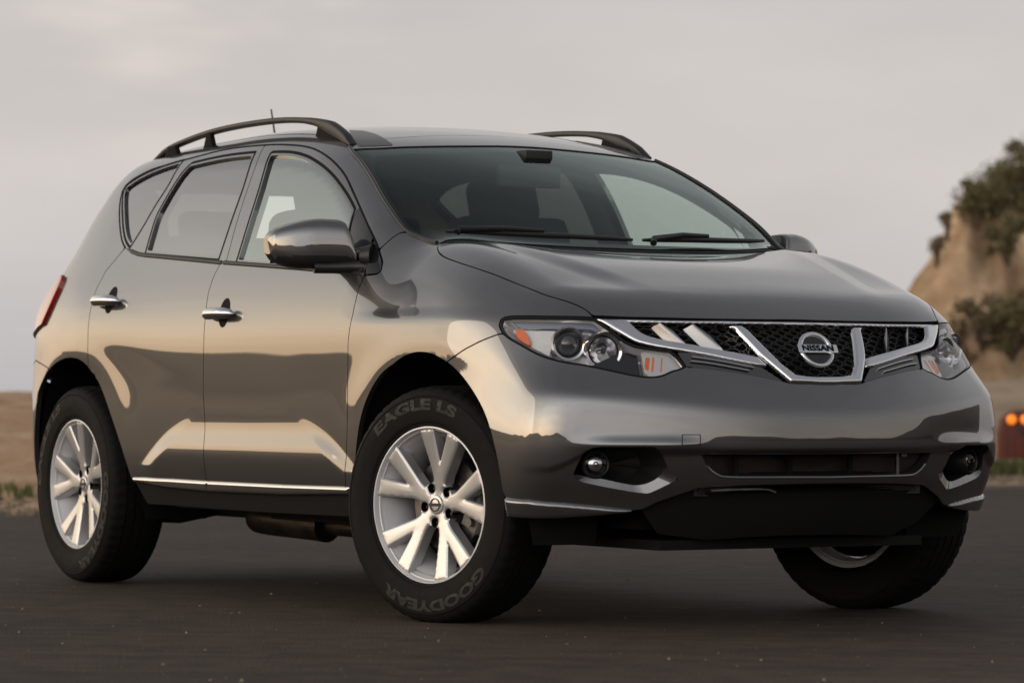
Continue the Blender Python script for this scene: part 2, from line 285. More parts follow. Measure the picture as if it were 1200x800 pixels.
  'cover': [(0.834,0.509,0.604), (0.853,0.456,0.604), (0.856,0.458,0.573), (0.841,0.514,0.573)],
  'taillamp': [(-3.165,0.825,1.201), (-3.114,0.838,1.197), (-3.095,0.848,1.181), (-3.100,0.867,1.134), (-3.131,0.886,1.066), (-3.185,0.892,1.006), (-3.235,0.886,0.997), (-3.346,0.854,1.006)],
  'handF': [(-1.629,0.912,1.024), (-1.622,0.916,1.005), (-1.358,0.917,1.000), (-1.364,0.913,1.018)],
  'handR': [(-2.615,0.905,1.091), (-2.362,0.909,1.065)],
  'pocketF': [(-1.500,0.914,1.015)],
  'pocketR': [(-2.502,0.906,1.085)],
  'emblem': [(0.789,-0.019,0.866)],
  'proj1': [(0.573,0.751,0.880)],
  'proj2': [(0.643,0.668,0.859)],
  'amber': [(0.407,0.855,0.928), (0.433,0.839,0.931), (0.458,0.836,0.907), (0.474,0.839,0.880), (0.449,0.849,0.891), (0.424,0.856,0.907)],
  'turn': [(0.690,0.564,0.862), (0.707,0.519,0.863), (0.724,0.479,0.860), (0.762,0.460,0.815), (0.756,0.519,0.791), (0.746,0.559,0.783), (0.726,0.574,0.801)],
  'foglamp': [(0.686,0.739,0.513)],
  'mirrorbase': [(-0.553,0.845,1.187)],
  'gopen': [(0.579,0.660,0.960), (0.607,0.641,0.937), (0.627,0.623,0.918), (0.653,0.602,0.893), (0.675,0.575,0.878), (0.699,0.529,0.870), (0.721,0.481,0.864), (0.738,0.467,0.847), (0.767,0.451,0.812), (0.805,0.348,0.800), (0.834,0.257,0.786), (0.859,0.166,0.769), (0.868,0.134,0.761), (0.874,0.061,0.759), (0.875,0.010,0.759)],
  'gtop': [(0.578,0.660,0.961), (0.622,0.557,0.960), (0.666,0.397,0.958), (0.686,0.252,0.958), (0.696,0.098,0.958), (0.697,-0.019,0.958)],
  'gtop2': [(0.596,0.649,0.946), (0.632,0.563,0.946), (0.677,0.405,0.945), (0.699,0.261,0.945), (0.710,0.107,0.945), (0.712,-0.009,0.945)],
  'wipA': [(-0.348,0.700,1.234), (-0.117,0.678,1.213), (-0.018,0.575,1.198), (0.059,0.476,1.183)],
  'wipB': [(-0.012,0.400,1.193), (-0.159,0.059,1.213), (-0.143,-0.136,1.207), (0.004,-0.348,1.189)],
}
# ---------------------------------------------------------------- materials
def mat(name, base=(.5, .5, .5), metallic=0., rough=.5, coat=0., coat_rough=.03, spec=.5, emit=None, noise=None, bump=None):
    m = bpy.data.materials.new(name); m.use_nodes = True
    b = m.node_tree.nodes['Principled BSDF']
    b.inputs['Base Color'].default_value = (*base, 1)
    b.inputs['Metallic'].default_value = metallic; b.inputs['Roughness'].default_value = rough
    b.inputs['Coat Weight'].default_value = coat; b.inputs['Coat Roughness'].default_value = coat_rough
    b.inputs['Specular IOR Level'].default_value = spec
    if emit:
        b.inputs['Emission Color'].default_value = (*emit[0], 1); b.inputs['Emission Strength'].default_value = emit[1]
    nt = m.node_tree
    tcn = nt.nodes.new('ShaderNodeTexCoord')
    if noise:                                    # (scale, amount) breaks up the base colour and the gloss
        n = nt.nodes.new('ShaderNodeTexNoise'); n.inputs['Scale'].default_value = noise[0]; n.inputs['Detail'].default_value = 6
        nt.links.new(tcn.outputs['Object'], n.inputs['Vector'])
        r = nt.nodes.new('ShaderNodeMapRange'); r.inputs['From Min'].default_value = .3; r.inputs['From Max'].default_value = .7
        r.inputs['To Min'].default_value = 1-noise[1]; r.inputs['To Max'].default_value = 1+noise[1]
        nt.links.new(n.outputs['Fac'], r.inputs['Value'])
        s = nt.nodes.new('ShaderNodeVectorMath'); s.operation = 'SCALE'; s.inputs[0].default_value = base
        nt.links.new(r.outputs['Result'], s.inputs['Scale']); nt.links.new(s.outputs['Vector'], b.inputs['Base Color'])
        q = nt.nodes.new('ShaderNodeMath'); q.operation = 'MULTIPLY'; q.inputs[1].default_value = rough
        nt.links.new(r.outputs['Result'], q.inputs[0]); nt.links.new(q.outputs['Value'], b.inputs['Roughness'])
    if bump:                                     # (scale, strength, distance)
        n = nt.nodes.new('ShaderNodeTexNoise'); n.inputs['Scale'].default_value = bump[0]; n.inputs['Detail'].default_value = 4
        nt.links.new(tcn.outputs['Object'], n.inputs['Vector'])
        k = nt.nodes.new('ShaderNodeBump'); k.inputs['Strength'].default_value = bump[1]; k.inputs['Distance'].default_value = bump[2]
        nt.links.new(n.outputs['Fac'], k.inputs['Height']); nt.links.new(k.outputs['Normal'], b.inputs['Normal'])
    return m

def glass_mat(name, tint, refl=1.0, r0=.05, rough=.0):
    m = bpy.data.materials.new(name); m.use_nodes = True; nt = m.node_tree
    for n in list(nt.nodes): nt.nodes.remove(n)
    o = nt.nodes.new('ShaderNodeOutputMaterial'); mx = nt.nodes.new('ShaderNodeMixShader')
    t = nt.nodes.new('ShaderNodeBsdfTransparent'); t.inputs['Color'].default_value = (*tint, 1)
    g = nt.nodes.new('ShaderNodeBsdfGlossy'); g.inputs['Roughness'].default_value = rough
    g.inputs['Color'].default_value = (*(refl if isinstance(refl, tuple) else (refl,)*3), 1)
    lw = nt.nodes.new('ShaderNodeLayerWeight'); lw.inputs['Blend'].default_value = .5
    pw = nt.nodes.new('ShaderNodeMath'); pw.operation = 'POWER'; pw.inputs[1].default_value = 5
    f = nt.nodes.new('ShaderNodeMath'); f.operation = 'MULTIPLY_ADD'; f.inputs[1].default_value = 1-r0; f.inputs[2].default_value = r0
    nt.links.new(lw.outputs['Facing'], pw.inputs[0]); nt.links.new(pw.outputs[0], f.inputs[0])
    nt.links.new(f.outputs[0], mx.inputs[0]); nt.links.new(t.outputs[0], mx.inputs[1]); nt.links.new(g.outputs[0], mx.inputs[2])
    nt.links.new(mx.outputs[0], o.inputs['Surface'])
    return m

# ---------------------------------------------------------------- objects
def tag(o, label=None, cat=None, group=None, kind=None):
    if label: o['label'] = label
    if cat: o['category'] = cat
    if group: o['group'] = group
    if kind: o['kind'] = kind
    return o

def empty(name, loc=(0, 0, 0), parent=None):
    o = bpy.data.objects.new(name, None); col.objects.link(o); o.location = loc; o.parent = parent
    o.empty_display_size = .1
    return o

def link_mesh(name, verts, faces, m, parent=None, smooth=True, normals=None, loc=None):
    me = bpy.data.meshes.new(name)
    me.from_pydata([tuple(v) for v in verts], [], [tuple(f) for f in faces])
    if smooth: me.polygons.foreach_set('use_smooth', [True]*len(me.polygons))
    me.update()
    if normals is not None: me.normals_split_custom_set_from_vertices([tuple(n) for n in normals])
    for x in (m if isinstance(m, (list, tuple)) else [m]): me.materials.append(x)
    o = bpy.data.objects.new(name, me); col.objects.link(o); o.parent = parent
    if loc is not None: o.location = loc
    return o

class MB:
    """collects simple solids into one mesh"""
    def __init__(s): s.v = []; s.f = []
    def add(s, v, f):
        n = len(s.v); s.v += [tuple(p) for p in v]; s.f += [tuple(i+n for i in q) for q in f]; return s
    def grid(s, G, close_u=False, close_v=False):
        G = np.asarray(G); a, b = G.shape[:2]; f = []
        for i in range(a if close_u else a-1):
            for j in range(b if close_v else b-1):
                i2, j2 = (i+1) % a, (j+1) % b
                f.append((i*b+j, i2*b+j, i2*b+j2, i*b+j2))
        return s.add(G.reshape(-1, 3), f)
    def box(s, c, d, R=None):
        v = np.array([(x, y, z) for x in (-.5, .5) for y in (-.5, .5) for z in (-.5, .5)])*np.array(d)
        if R is not None: v = v @ np.asarray(R).T
        return s.add(v+np.array(c), [(0, 1, 3, 2), (4, 6, 7, 5), (0, 4, 5, 1), (2, 3, 7, 6), (0, 2, 6, 4), (1, 5, 7, 3)])
    def tube(s, pts, r, n=10, caps=True, ref=(0, 0, 1), flat=1.):
        P = np.asarray(pts, float); m = len(P); r = np.broadcast_to(np.asarray(r, float), (m,))
        T = np.gradient(P, axis=0); T /= np.linalg.norm(T, axis=1)[:, None]
        ref = np.array(ref, float); G = []
        for i in range(m):
            a = np.cross(T[i], ref); a /= np.linalg.norm(a)+1e-9; b = np.cross(a, T[i])
            G.append([P[i]+r[i]*(math.cos(q)*a+flat*math.sin(q)*b) for q in np.linspace(0, 2*math.pi, n, endpoint=False)])
        k = len(s.v); s.grid(G, close_v=True)
        if caps: s.f.append(tuple(k+j for j in range(n))); s.f.append(tuple(k+(m-1)*n+j for j in reversed(range(n))))
        return s
    def lathe(s, prof, n=48, axis='y', c=(0, 0, 0), close=False):
        """prof: (r, h) pairs turned about the axis"""
        G = []
        for r, h in prof:
            ring = []
            for q in np.linspace(0, 2*math.pi, n, endpoint=False):
                a, b = r*math.cos(q), r*math.sin(q)
                p = {'y': (a, h, b), 'z': (a, b, h), 'x': (h, a, b)}[axis]
                ring.append((p[0]+c[0], p[1]+c[1], p[2]+c[2]))
            G.append(ring)
        return s.grid(G, close_v=True)
    def build(s, name, m, parent=None, smooth=True, loc=None, bevel=0., angle=40):
        o = link_mesh(name, s.v, s.f, m, parent, smooth, loc=loc)
        bm = bmesh.new(); bm.from_mesh(o.data)
        bmesh.ops.recalc_face_normals(bm, faces=bm.faces)
        if bevel:
            es = [e for e in bm.edges if len(e.link_faces) == 2 and e.calc_face_angle(0) > math.radians(30)]
            bmesh.ops.bevel(bm, geom=es, offset=bevel, segments=2, profile=.6, affect='EDGES', clamp_overlap=True)
        if smooth:
            for e in bm.edges:
                if len(e.link_faces) == 2 and e.calc_face_angle(0) > math.radians(angle): e.smooth = False
        for f in bm.faces: f.smooth = smooth
        bm.to_mesh(o.data); bm.free()
        return o

# ---------------------------------------------------------------- skin patches
VS = .93                                        # metres per radian of V on the flank
def poly_sd(poly):
    """signed distance to a closed 2-D polygon, positive inside"""
    A = np.asarray(poly, float); B = np.roll(A, -1, 0)
    def f(Q):
        Q = np.asarray(Q, float); d = np.full(len(Q), 1e9); ins = np.zeros(len(Q), bool)
        for a, b in zip(A, B):
            e = b-a; L = e@e
            if L < 1e-14: continue
            t = np.clip(((Q-a)@e)/L, 0, 1); r = Q-a-t[:, None]*e
            d = np.minimum(d, np.hypot(r[:, 0], r[:, 1]))
            c = (a[1] > Q[:, 1]) != (b[1] > Q[:, 1])
            with np.errstate(divide='ignore', invalid='ignore'):
                xi = a[0] + (Q[:, 1]-a[1])/(b[1]-a[1])*e[0]
            ins ^= c & (Q[:, 0] < xi)
        return np.where(ins, d, -d)
    return f

def smooth_pts(P, closed=False, k=4, corner=34):
    """Catmull-Rom refinement of a polyline; sharp turns stay corners"""
    P = np.asarray(P, float); n = len(P); out = []
    def turn(i):
        if not closed and (i == 0 or i == n-1): return True
        a = P[i]-P[i-1]; b = P[(i+1) % n]-P[i]
        c = (a @ b)/(np.linalg.norm(a)*np.linalg.norm(b)+1e-12)
        return c < math.cos(math.radians(corner))
    T = [turn(i) for i in range(n)]
    for i in range(n if closed else n-1):
        p1, p2 = P[i], P[(i+1) % n]; d2 = max(np.linalg.norm(p2-p1), 1e-6)**.5
        def tang(j, other):
            if T[j]: return None
            a, b, c = P[j-1], P[j], P[(j+1) % n]
            d1 = max(np.linalg.norm(b-a), 1e-6)**.5; d3 = max(np.linalg.norm(c-b), 1e-6)**.5
            return ((b-a)/d1 - (c-a)/(d1+d3) + (c-b)/d3)*d2
        m1, m2 = tang(i, 0), tang((i+1) % n, 1)
        if m1 is None and m2 is None: m1 = m2 = p2-p1
        elif m1 is None: m1 = 1.5*(p2-p1)-.5*m2
        elif m2 is None: m2 = 1.5*(p2-p1)-.5*m1
        for t in np.arange(k)/k:
            out.append((2*t**3-3*t**2+1)*p1 + (t**3-2*t**2+t)*m1 + (-2*t**3+3*t**2)*p2 + (t**3-t**2)*m2)
    if not closed: out.append(P[-1])
    return np.array(out)

def UVp(pts):
    q = uv_of(np.array(pts, float)); q[:, 1] *= VS
    return q
def duv(name, sm=False, closed=False):
    q = UVp(D[name])
    return smooth_pts(q, closed) if sm else q

class Patch:
    """a piece of the skin: points P, their normals N, flat coordinates Q, faces F"""
    def __init__(s, Q, F, top=False):
        s.Q = Q; s.F = F; s.top = top
    def clip(s, fn, d=0.):
        val = fn(s.Q) - d
        val = np.where(np.abs(val) < 1e-6, 1e-6, val)
        pos = val > 0; Q = [tuple(q) for q in s.Q]; cache = {}; out = []
        for f in s.F:
            k = [pos[i] for i in f]
            if all(k): out.append(f); continue
            if not any(k): continue
            g = []
            for a, b in zip(f, f[1:]+f[:1]):
                if pos[a]: g.append(a)
                if pos[a] != pos[b]:
                    e = (a, b) if a < b else (b, a)
                    if e not in cache:
                        t = val[a]/(val[a]-val[b])
                        cache[e] = len(Q); Q.append((Q[a][0]+t*(Q[b][0]-Q[a][0]), Q[a][1]+t*(Q[b][1]-Q[a][1])))
                    g.append(cache[e])
            if len(g) > 2: out.append(tuple(g))
        used = sorted({i for f in out for i in f}); m = {j: i for i, j in enumerate(used)}
        s.Q = np.array([Q[i] for i in used]).reshape(-1, 2); s.F = [tuple(m[i] for i in f) for f in out]
        return s
    def cut(s, fn, d=0.):
        return s.clip(lambda q: -fn(q), d)
    def solve(s):
        if s.top:
            x, w = s.Q[:, 0], np.abs(s.Q[:, 1])
            lo = np.full(len(x), .6); hi = np.full(len(x), 2.)
            for _ in range(34):
                m = .5*(lo+hi); i = body(x, w, m) < 0
                lo = np.where(i, m, lo); hi = np.where(i, hi, m)
            s.P = np.stack([x, s.Q[:, 1], m], -1)
        else:
            s.P = skin(s.Q[:, 0], s.Q[:, 1]/VS)
        s.N = skin_normal(s.P)
        return s
    def mesh(s, name, m, parent, side, off=0., puff=None, depth=.014, flange=True):
        """side -1 = right, +1 = left"""
        if not hasattr(s, 'P'): s.solve()
        P = s.P + s.N*off
        N = s.N.copy()
        if puff is not None:
            h = puff(s.Q); P = P + s.N*h[:, None]
            N = None
        F = s.F
        if len(F) == 0: print('EMPTY', name); return link_mesh(name, [(0, 0, 0)], [], m, parent)
        sg = np.array([1., side, 1.])
        P = P*sg; Ns = s.N*sg
        vote = 0
        for f in F[::max(1, len(F)//40)]:
            a = np.cross(P[f[1]]-P[f[0]], P[f[2]]-P[f[0]]); vote += np.sign(a @ Ns[f[0]])
        if vote < 0: F = [tuple(reversed(f)) for f in F]
        V = list(P); NN = list(Ns) if N is not None else [(0, 0, 0)]*len(P)
        if flange:
            cnt = {}
            for f in F:
                for a, b in zip(f, f[1:]+f[:1]): cnt[(a, b)] = 1
            edges = [(a, b) for a, b in cnt if (b, a) not in cnt]
            F = list(F); mp = {}; acc = {}
            for a, b in edges:
                t = P[b]-P[a]; o = np.cross(t, Ns[a]); L = np.linalg.norm(o)
                if L > 1e-9:
                    o /= L
                    for i in (a, b): acc[i] = acc.get(i, 0) + o
            for i in acc:
                o = acc[i]/(np.linalg.norm(acc[i])+1e-9)
                mp[i] = len(V); V.append(P[i]); NN.append(o if N is not None else (0, 0, 0))
                V.append(P[i]-Ns[i]*depth); NN.append(o if N is not None else (0, 0, 0))
            for a, b in edges:
                if a in mp and b in mp: F.append((mp[b], mp[a], mp[a]+1, mp[b]+1))
        o = link_mesh(name, V, F, m, parent, True, NN if N is not None else None)
        return o

def grid_patch(q0, q1, step, top=False):
    nu = max(2, int((q1[0]-q0[0])/step)+2); nv = max(2, int((q1[1]-q0[1])/step)+2)
    a = np.linspace(q0[0], q1[0], nu); b = np.linspace(q0[1], q1[1], nv)
    Q = np.stack(np.meshgrid(a, b, indexing='ij'), -1).reshape(-1, 2)
    F = [(i*nv+j, (i+1)*nv+j, (i+1)*nv+j+1, i*nv+j+1) for i in range(nu-1) for j in range(nv-1)]
    return Patch(Q, F, top)

def poly_patch(poly, step, grow=0., top=False):
    """skin patch inside a polygon of (U, V') points, pulled in by -grow"""
    poly = np.asarray(poly); lo = poly.min(0)-abs(grow)-step; hi = poly.max(0)+abs(grow)+step
    p = grid_patch(lo, hi, step, top); return p.clip(poly_sd(poly), -grow)

def dome(fn, r, h):
    """rounded-over height from the edge distance"""
    def f(Q):
        d = np.clip(fn(Q)/r, 0, 1); return h*np.sqrt(np.maximum(1-(1-d)**2, 0))
    return f
# ---------------------------------------------------------------- ground
def asphalt():
    m = bpy.data.materials.new('worn_asphalt'); m.use_nodes = True; nt = m.node_tree; b = nt.nodes['Principled BSDF']; L = nt.links
    t = nt.nodes.new('ShaderNodeTexCoord')
    def noise(s, d=6, sc=(1, 1, 1)):
        mp = nt.nodes.new('ShaderNodeMapping'); mp.inputs['Scale'].default_value = sc
        n = nt.nodes.new('ShaderNodeTexNoise'); n.inputs['Scale'].default_value = s; n.inputs['Detail'].default_value = d
        L.new(t.outputs['Object'], mp.inputs['Vector']); L.new(mp.outputs['Vector'], n.inputs['Vector']); return n
    big = noise(.5); fine = noise(160, 3); mid = noise(7, 5)
    r = nt.nodes.new('ShaderNodeValToRGB'); r.color_ramp.elements[0].color = (.025, .0174, .0126, 1); r.color_ramp.elements[1].color = (.084, .0600, .0440, 1)
    r.color_ramp.elements[0].position = .40; r.color_ramp.elements[1].position = .62
    mx = nt.nodes.new('ShaderNodeMath'); mx.operation = 'ADD'; mx.inputs[1].default_value = 0
    s1 = nt.nodes.new('ShaderNodeMath'); s1.operation = 'MULTIPLY'; s1.inputs[1].default_value = .55; L.new(fine.outputs['Fac'], s1.inputs[0])
    s2 = nt.nodes.new('ShaderNodeMath'); s2.operation = 'MULTIPLY'; s2.inputs[1].default_value = .20; L.new(big.outputs['Fac'], s2.inputs[0])
    s3 = nt.nodes.new('ShaderNodeMath'); s3.operation = 'MULTIPLY'; s3.inputs[1].default_value = .25; L.new(mid.outputs['Fac'], s3.inputs[0])
    a1 = nt.nodes.new('ShaderNodeMath'); a1.operation = 'ADD'; L.new(s1.outputs[0], a1.inputs[0]); L.new(s2.outputs[0], a1.inputs[1])
    a2 = nt.nodes.new('ShaderNodeMath'); a2.operation = 'ADD'; L.new(a1.outputs[0], a2.inputs[0]); L.new(s3.outputs[0], a2.inputs[1])
    L.new(a2.outputs[0], r.inputs['Fac'])
    mp = nt.nodes.new('ShaderNodeMapping'); mp.inputs['Rotation'].default_value = (0, 0, -math.atan2(R2[1], R2[0])+.12); 
    mp2 = nt.nodes.new('ShaderNodeMapping'); mp2.inputs['Scale'].default_value = (.45, 5.5, 1)
    sn = nt.nodes.new('ShaderNodeTexNoise'); sn.inputs['Scale'].default_value = 1.3; sn.inputs['Detail'].default_value = 5; sn.inputs['Distortion'].default_value = .4
    L.new(t.outputs['Object'], mp.inputs['Vector']); L.new(mp.outputs['Vector'], mp2.inputs['Vector']); L.new(mp2.outputs['Vector'], sn.inputs['Vector'])
    sr = nt.nodes.new('ShaderNodeMapRange'); sr.inputs['From Min'].default_value = .32; sr.inputs['From Max'].default_value = .62; sr.inputs['To Min'].default_value = .84; sr.inputs['To Max'].default_value = 1.15
    L.new(sn.outputs['Fac'], sr.inputs['Value'])
    sc_ = nt.nodes.new('ShaderNodeVectorMath'); sc_.operation = 'SCALE'; L.new(r.outputs['Color'], sc_.inputs[0]); L.new(sr.outputs['Result'], sc_.inputs['Scale'])
    L.new(sc_.outputs['Vector'], b.inputs['Base Color']); b.inputs['Roughness'].default_value = .82; b.inputs['Specular IOR Level'].default_value = .3
    v = nt.nodes.new('ShaderNodeTexVoronoi'); v.inputs['Scale'].default_value = 140; L.new(t.outputs['Object'], v.inputs['Vector'])
    k = nt.nodes.new('ShaderNodeBump'); k.inputs['Strength'].default_value = .7; k.inputs['Distance'].default_value = .004
    L.new(v.outputs['Distance'], k.inputs['Height']); L.new(k.outputs['Normal'], b.inputs['Normal'])
    return m
def dirt_mat(name, c0, c1, scale=3., bump=.05):
    m = bpy.data.materials.new(name); m.use_nodes = True; nt = m.node_tree; b = nt.nodes['Principled BSDF']; L = nt.links
    t = nt.nodes.new('ShaderNodeTexCoord')
    n = nt.nodes.new('ShaderNodeTexNoise'); n.inputs['Scale'].default_value = scale; n.inputs['Detail'].default_value = 8; n.inputs['Roughness'].default_value = .62
    r = nt.nodes.new('ShaderNodeValToRGB'); r.color_ramp.elements[0].color = (*c0, 1); r.color_ramp.elements[1].color = (*c1, 1)
    r.color_ramp.elements[0].position = .32; r.color_ramp.elements[1].position = .70
    L.new(t.outputs['Object'], n.inputs['Vector']); L.new(n.outputs['Fac'], r.inputs['Fac']); L.new(r.outputs['Color'], b.inputs['Base Color'])
    b.inputs['Roughness'].default_value = .95; b.inputs['Specular IOR Level'].default_value = .1
    k = nt.nodes.new('ShaderNodeBump'); k.inputs['Strength'].default_value = .8; k.inputs['Distance'].default_value = bump
    L.new(n.outputs['Fac'], k.inputs['Height']); L.new(k.outputs['Normal'], b.inputs['Normal'])
    return m
def vnoise(seed):
    rs = np.random.RandomState(seed); T = rs.rand(64, 64)
    def f(x, y):
        xi = np.floor(x).astype(int); yi = np.floor(y).astype(int); fx = x-xi; fy = y-yi
        fx = fx*fx*(3-2*fx); fy = fy*fy*(3-2*fy)
        a = T[xi % 64, yi % 64]; b = T[(xi+1) % 64, yi % 64]; c = T[xi % 64, (yi+1) % 64]; d = T[(xi+1) % 64, (yi+1) % 64]
        return (a*(1-fx)+b*fx)*(1-fy)+(c*(1-fx)+d*fx)*fy
    return f
def fbm(f, x, y, o=5):
    s = 0; a = 1.
    for k in range(o): s = s + a*(f(x*2**k+7*k, y*2**k+3*k)-.5); a *= .5
    return s
# view frame on the ground: e = distance along the view from the camera, r = to the right
E2 = np.array([fwd.x, fwd.y]); E2 /= np.linalg.norm(E2); R2 = np.array([E2[1], -E2[0]])
C2 = np.array([CAM.x, CAM.y])
G_ASPH = asphalt()
def gp(e, r): return C2 + e*E2 + r*R2

far = MB(); S = 3000
far.grid([[(x, y, -.02) for y in np.linspace(-S, S, 9)] for x in np.linspace(-S, S, 9)])
o = far.build('ground', dirt_mat('dry_earth', (.10, .070, .048), (.20, .145, .10), .4, .05), smooth=False); tag(o, kind='structure')
road = MB(); road.grid([[(*gp(e, r), -.004) for r in np.linspace(-60, 60, 13)] for e in (-60, -30, 0, 12, 21.5)])
# slanting far edge: 21 m out on the left, 30 m out on the right
V = [];
pts_near = [gp(-70, -70), gp(-70, 70)]; pts_far = [gp(36, 70), gp(29.5, 4.5), gp(24.0, 0), gp(20.8, -3.6), gp(19.5, -70)]
poly = [(*p_, 0.) for p_ in pts_near+pts_far]
o = link_mesh('asphalt_road', poly, [tuple(range(len(poly)))], G_ASPH, smooth=False); tag(o, kind='structure')

def terrain(name, m, e0, e1, ne, r0, r1, nr, hf):
    G = []
    for e in np.linspace(e0, e1, ne):
        r = np.linspace(r0, r1, nr); h = hf(np.full(nr, e), r); P = C2[None]+e*E2[None]+r[:, None]*R2[None]
        G.append(np.stack([P[:, 0], P[:, 1], h], 1))
    o = MB().grid(G).build(name, m, angle=180); tag(o, kind='structure'); return o
n1 = vnoise(3)
# earth bank behind the car on the left
def bank_l(e, r):
    edge = 22.3 + .0*r
    h = .05*sstep(0, 1.0, e-edge) + sstep(1.8, 8.5, e-edge)*(.66 + .03*np.clip(-r-3, 0, 4)) + .10*fbm(n1, e*.9, r*.9)*sstep(0, 2, e-edge) + .03*fbm(n1, e*5, r*5)*sstep(0, 1, e-edge)
    h = h*sstep(2.4, -.8, r)*sstep(-13, -7, r) - .4*sstep(-8, -13, r) + -.3*(1-sstep(2.4, -.8, r))
    return h - .03
terrain('earth_bank', dirt_mat('bank_earth', (.40, .235, .135), (.60, .43, .285), 2.6, .05), 20.5, 60, 110, -15, 3, 120, bank_l)
# verge and flat terrace on the right
def verge(e, r):
    edge = 31.2
    h = 1.0*sstep(3.5, 14, e-edge) + .05*fbm(n1, e*1.3, r*1.3)*sstep(0, 2, e-edge) + 0.1*sstep(14, 30, e-edge)
    return (h+.02)*sstep(0, .5, e-edge+.5)*sstep(-9, -1, r) - .03
terrain('gravel_verge', dirt_mat('verge_earth', (.30, .22, .15), (.50, .39, .28), 1.2, .05), 29.6, 75, 90, -10., 40, 140, verge)

# ---------------------------------------------------------------- sandstone bluff on the right, dark hills all round behind the camera
n2 = vnoise(11)
def bluff(e, r):
    r = r*61./e
    prof = np.interp(r, [6.2, 6.55, 6.9, 7.15, 7.4, 7.7, 8.2, 9, 11, 14, 20, 34, 60], [0, 1.5, 2.7, 3.1, 3.5, 3.9, 4.3, 4.95, 5.2, 6.2, 7.5, 9, 4])
    front = 59 + .25*(r-8)
    rise = sstep(0, 1, (e-front)/5.0)
    h = prof*rise
    q_ = fbm(n2, e*.40+.3*r, r*1.0, 6); rough = q_*1.3 - .9*np.abs(fbm(n2, e*.9+5, r*1.7+3, 5)) + .3 + fbm(n2, e*2.2, r*3.0, 4)*.45
    return h + rough*np.clip(h/4, 0, 1)*np.clip((r-6.4)/1.5, .30, 1)*.85 - .1
terrain('sandstone_bluff', dirt_mat('sandstone', (.20, .110, .060), (.62, .46, .30), .75, .16), 57, 80, 130, 5.5, 34, 300, bluff)
n5 = vnoise(23)
hm = dirt_mat('scrub_hill', (.020, .017, .012), (.055, .043, .030), .05, .5)
def ring_hills(name, rad, az0, az1, hfun, n=220, m=10, mt=None):
    G = []
    for t in np.linspace(0, 1, m):
        ring_ = []
        for a in np.linspace(az0, az1, n):
            R_ = rad*(1+.45*t); h = hfun(a)*math.sin(math.pi*min(1, .08+t*.95))**.8
            h *= 1+.10*(float(n5(np.array(a*22.), np.array(t*3.)))-.5)
            ring_.append((R_*math.cos(a), R_*math.sin(a), h-1.))
        G.append(ring_)
    o = MB().grid(G).build(name, mt or hm, angle=180); tag(o, kind='structure'); return o
def hf_side(a):
    return 0.9*(float(n5(np.array(a*60.), np.array(.3)))-.5) + 0.5*(float(n5(np.array(a*170.), np.array(5.3)))-.5) + 9 + 4*math.sin(a*3.1)+2.4*math.sin(a*9.7+1)+1.2*math.sin(a*23+.4)
ring_hills('hills', 190, math.radians(196), math.radians(318), hf_side, n=700)
def hf_front(a):
    return 9 + 3*math.sin(a*4.1+.5)+2*math.sin(a*11.3)+.8*math.sin(a*31) + 15*float(sstep(.75, 1.45, a))
ring_hills('hills', 150, math.radians(-42), math.radians(95), hf_front)

# ---------------------------------------------------------------- scrub, the red barrier, tufts of grass, loose grit, wires
def leaf_mat(name, c0, c1):
    m = bpy.data.materials.new(name); m.use_nodes = True; nt = m.node_tree; b = nt.nodes['Principled BSDF']; L = nt.links
    t = nt.nodes.new('ShaderNodeObjectInfo'); g = nt.nodes.new('ShaderNodeNewGeometry')
    r = nt.nodes.new('ShaderNodeValToRGB'); r.color_ramp.elements[0].color = (*c0, 1); r.color_ramp.elements[1].color = (*c1, 1)
    L.new(g.outputs['Random Per Island'], r.inputs['Fac']); L.new(r.outputs['Color'], b.inputs['Base Color'])
    b.inputs['Roughness'].default_value = .7; b.inputs['Specular IOR Level'].default_value = .2
    return m
LEAF = leaf_mat('scrub_leaf', (.085, .078, .036), (.20, .175, .088)); DRY = leaf_mat('dry_leaf', (.12, .088, .052), (.25, .195, .12))
GRASS = leaf_mat('grass_blade', (.050, .062, .020), (.11, .125, .045)); TWIG = mat('twig_bark', (.09, .065, .045), 0, .9)
def scrub(r, e, z, w_, h_, n, m, label, seed):
    rnd = np.random.RandomState(seed); p = gp(e, r)
    o = empty('scrub_bush', (p[0], p[1], z)); tag(o, label, 'bush', 'scrub bushes on the bluff')
    V = []; F = []
    K = 15; cc = np.stack([rnd.uniform(-.42, .42, K)*w_, rnd.uniform(-.42, .42, K)*w_, rnd.uniform(-.05, .66, K)*h_], 1); cs = rnd.uniform(.10, .30, K)
    for i in range(int(n*1.5)):
        k = rnd.randint(K); d = rnd.normal(size=3); d /= np.linalg.norm(d); d *= rnd.uniform(.25, 1.25)
        c = cc[k] + d*cs[k]*np.array([w_, w_, h_]); 
        a = rnd.normal(size=3); a /= np.linalg.norm(a); b_ = np.cross(a, rnd.normal(size=3)); b_ /= np.linalg.norm(b_)
        s_ = rnd.uniform(.025, .060)*(.7+.3*w_); q = len(V)
        V += [c-a*s_, c+b_*s_*.5, c+a*s_, c-b_*s_*.5]; F.append((q, q+1, q+2, q+3))
    link_mesh('crown', V, F, m, o, smooth=False)
    tw = MB()
    for k in range(K):
        tw.tube([(0, 0, -.3), tuple(cc[k]*[.5, .5, .3]), tuple(cc[k])], [.035, .022, .01], 5)
    tw.build('stem', TWIG, o)
def ground_h(e, r): return float(bluff(np.array([e]), np.array([r]))[0])
def px_r(px, e): return (px-600)/4084.8*e
def px_z(py, e): return .7 + (471.6-py)/4084.8*e
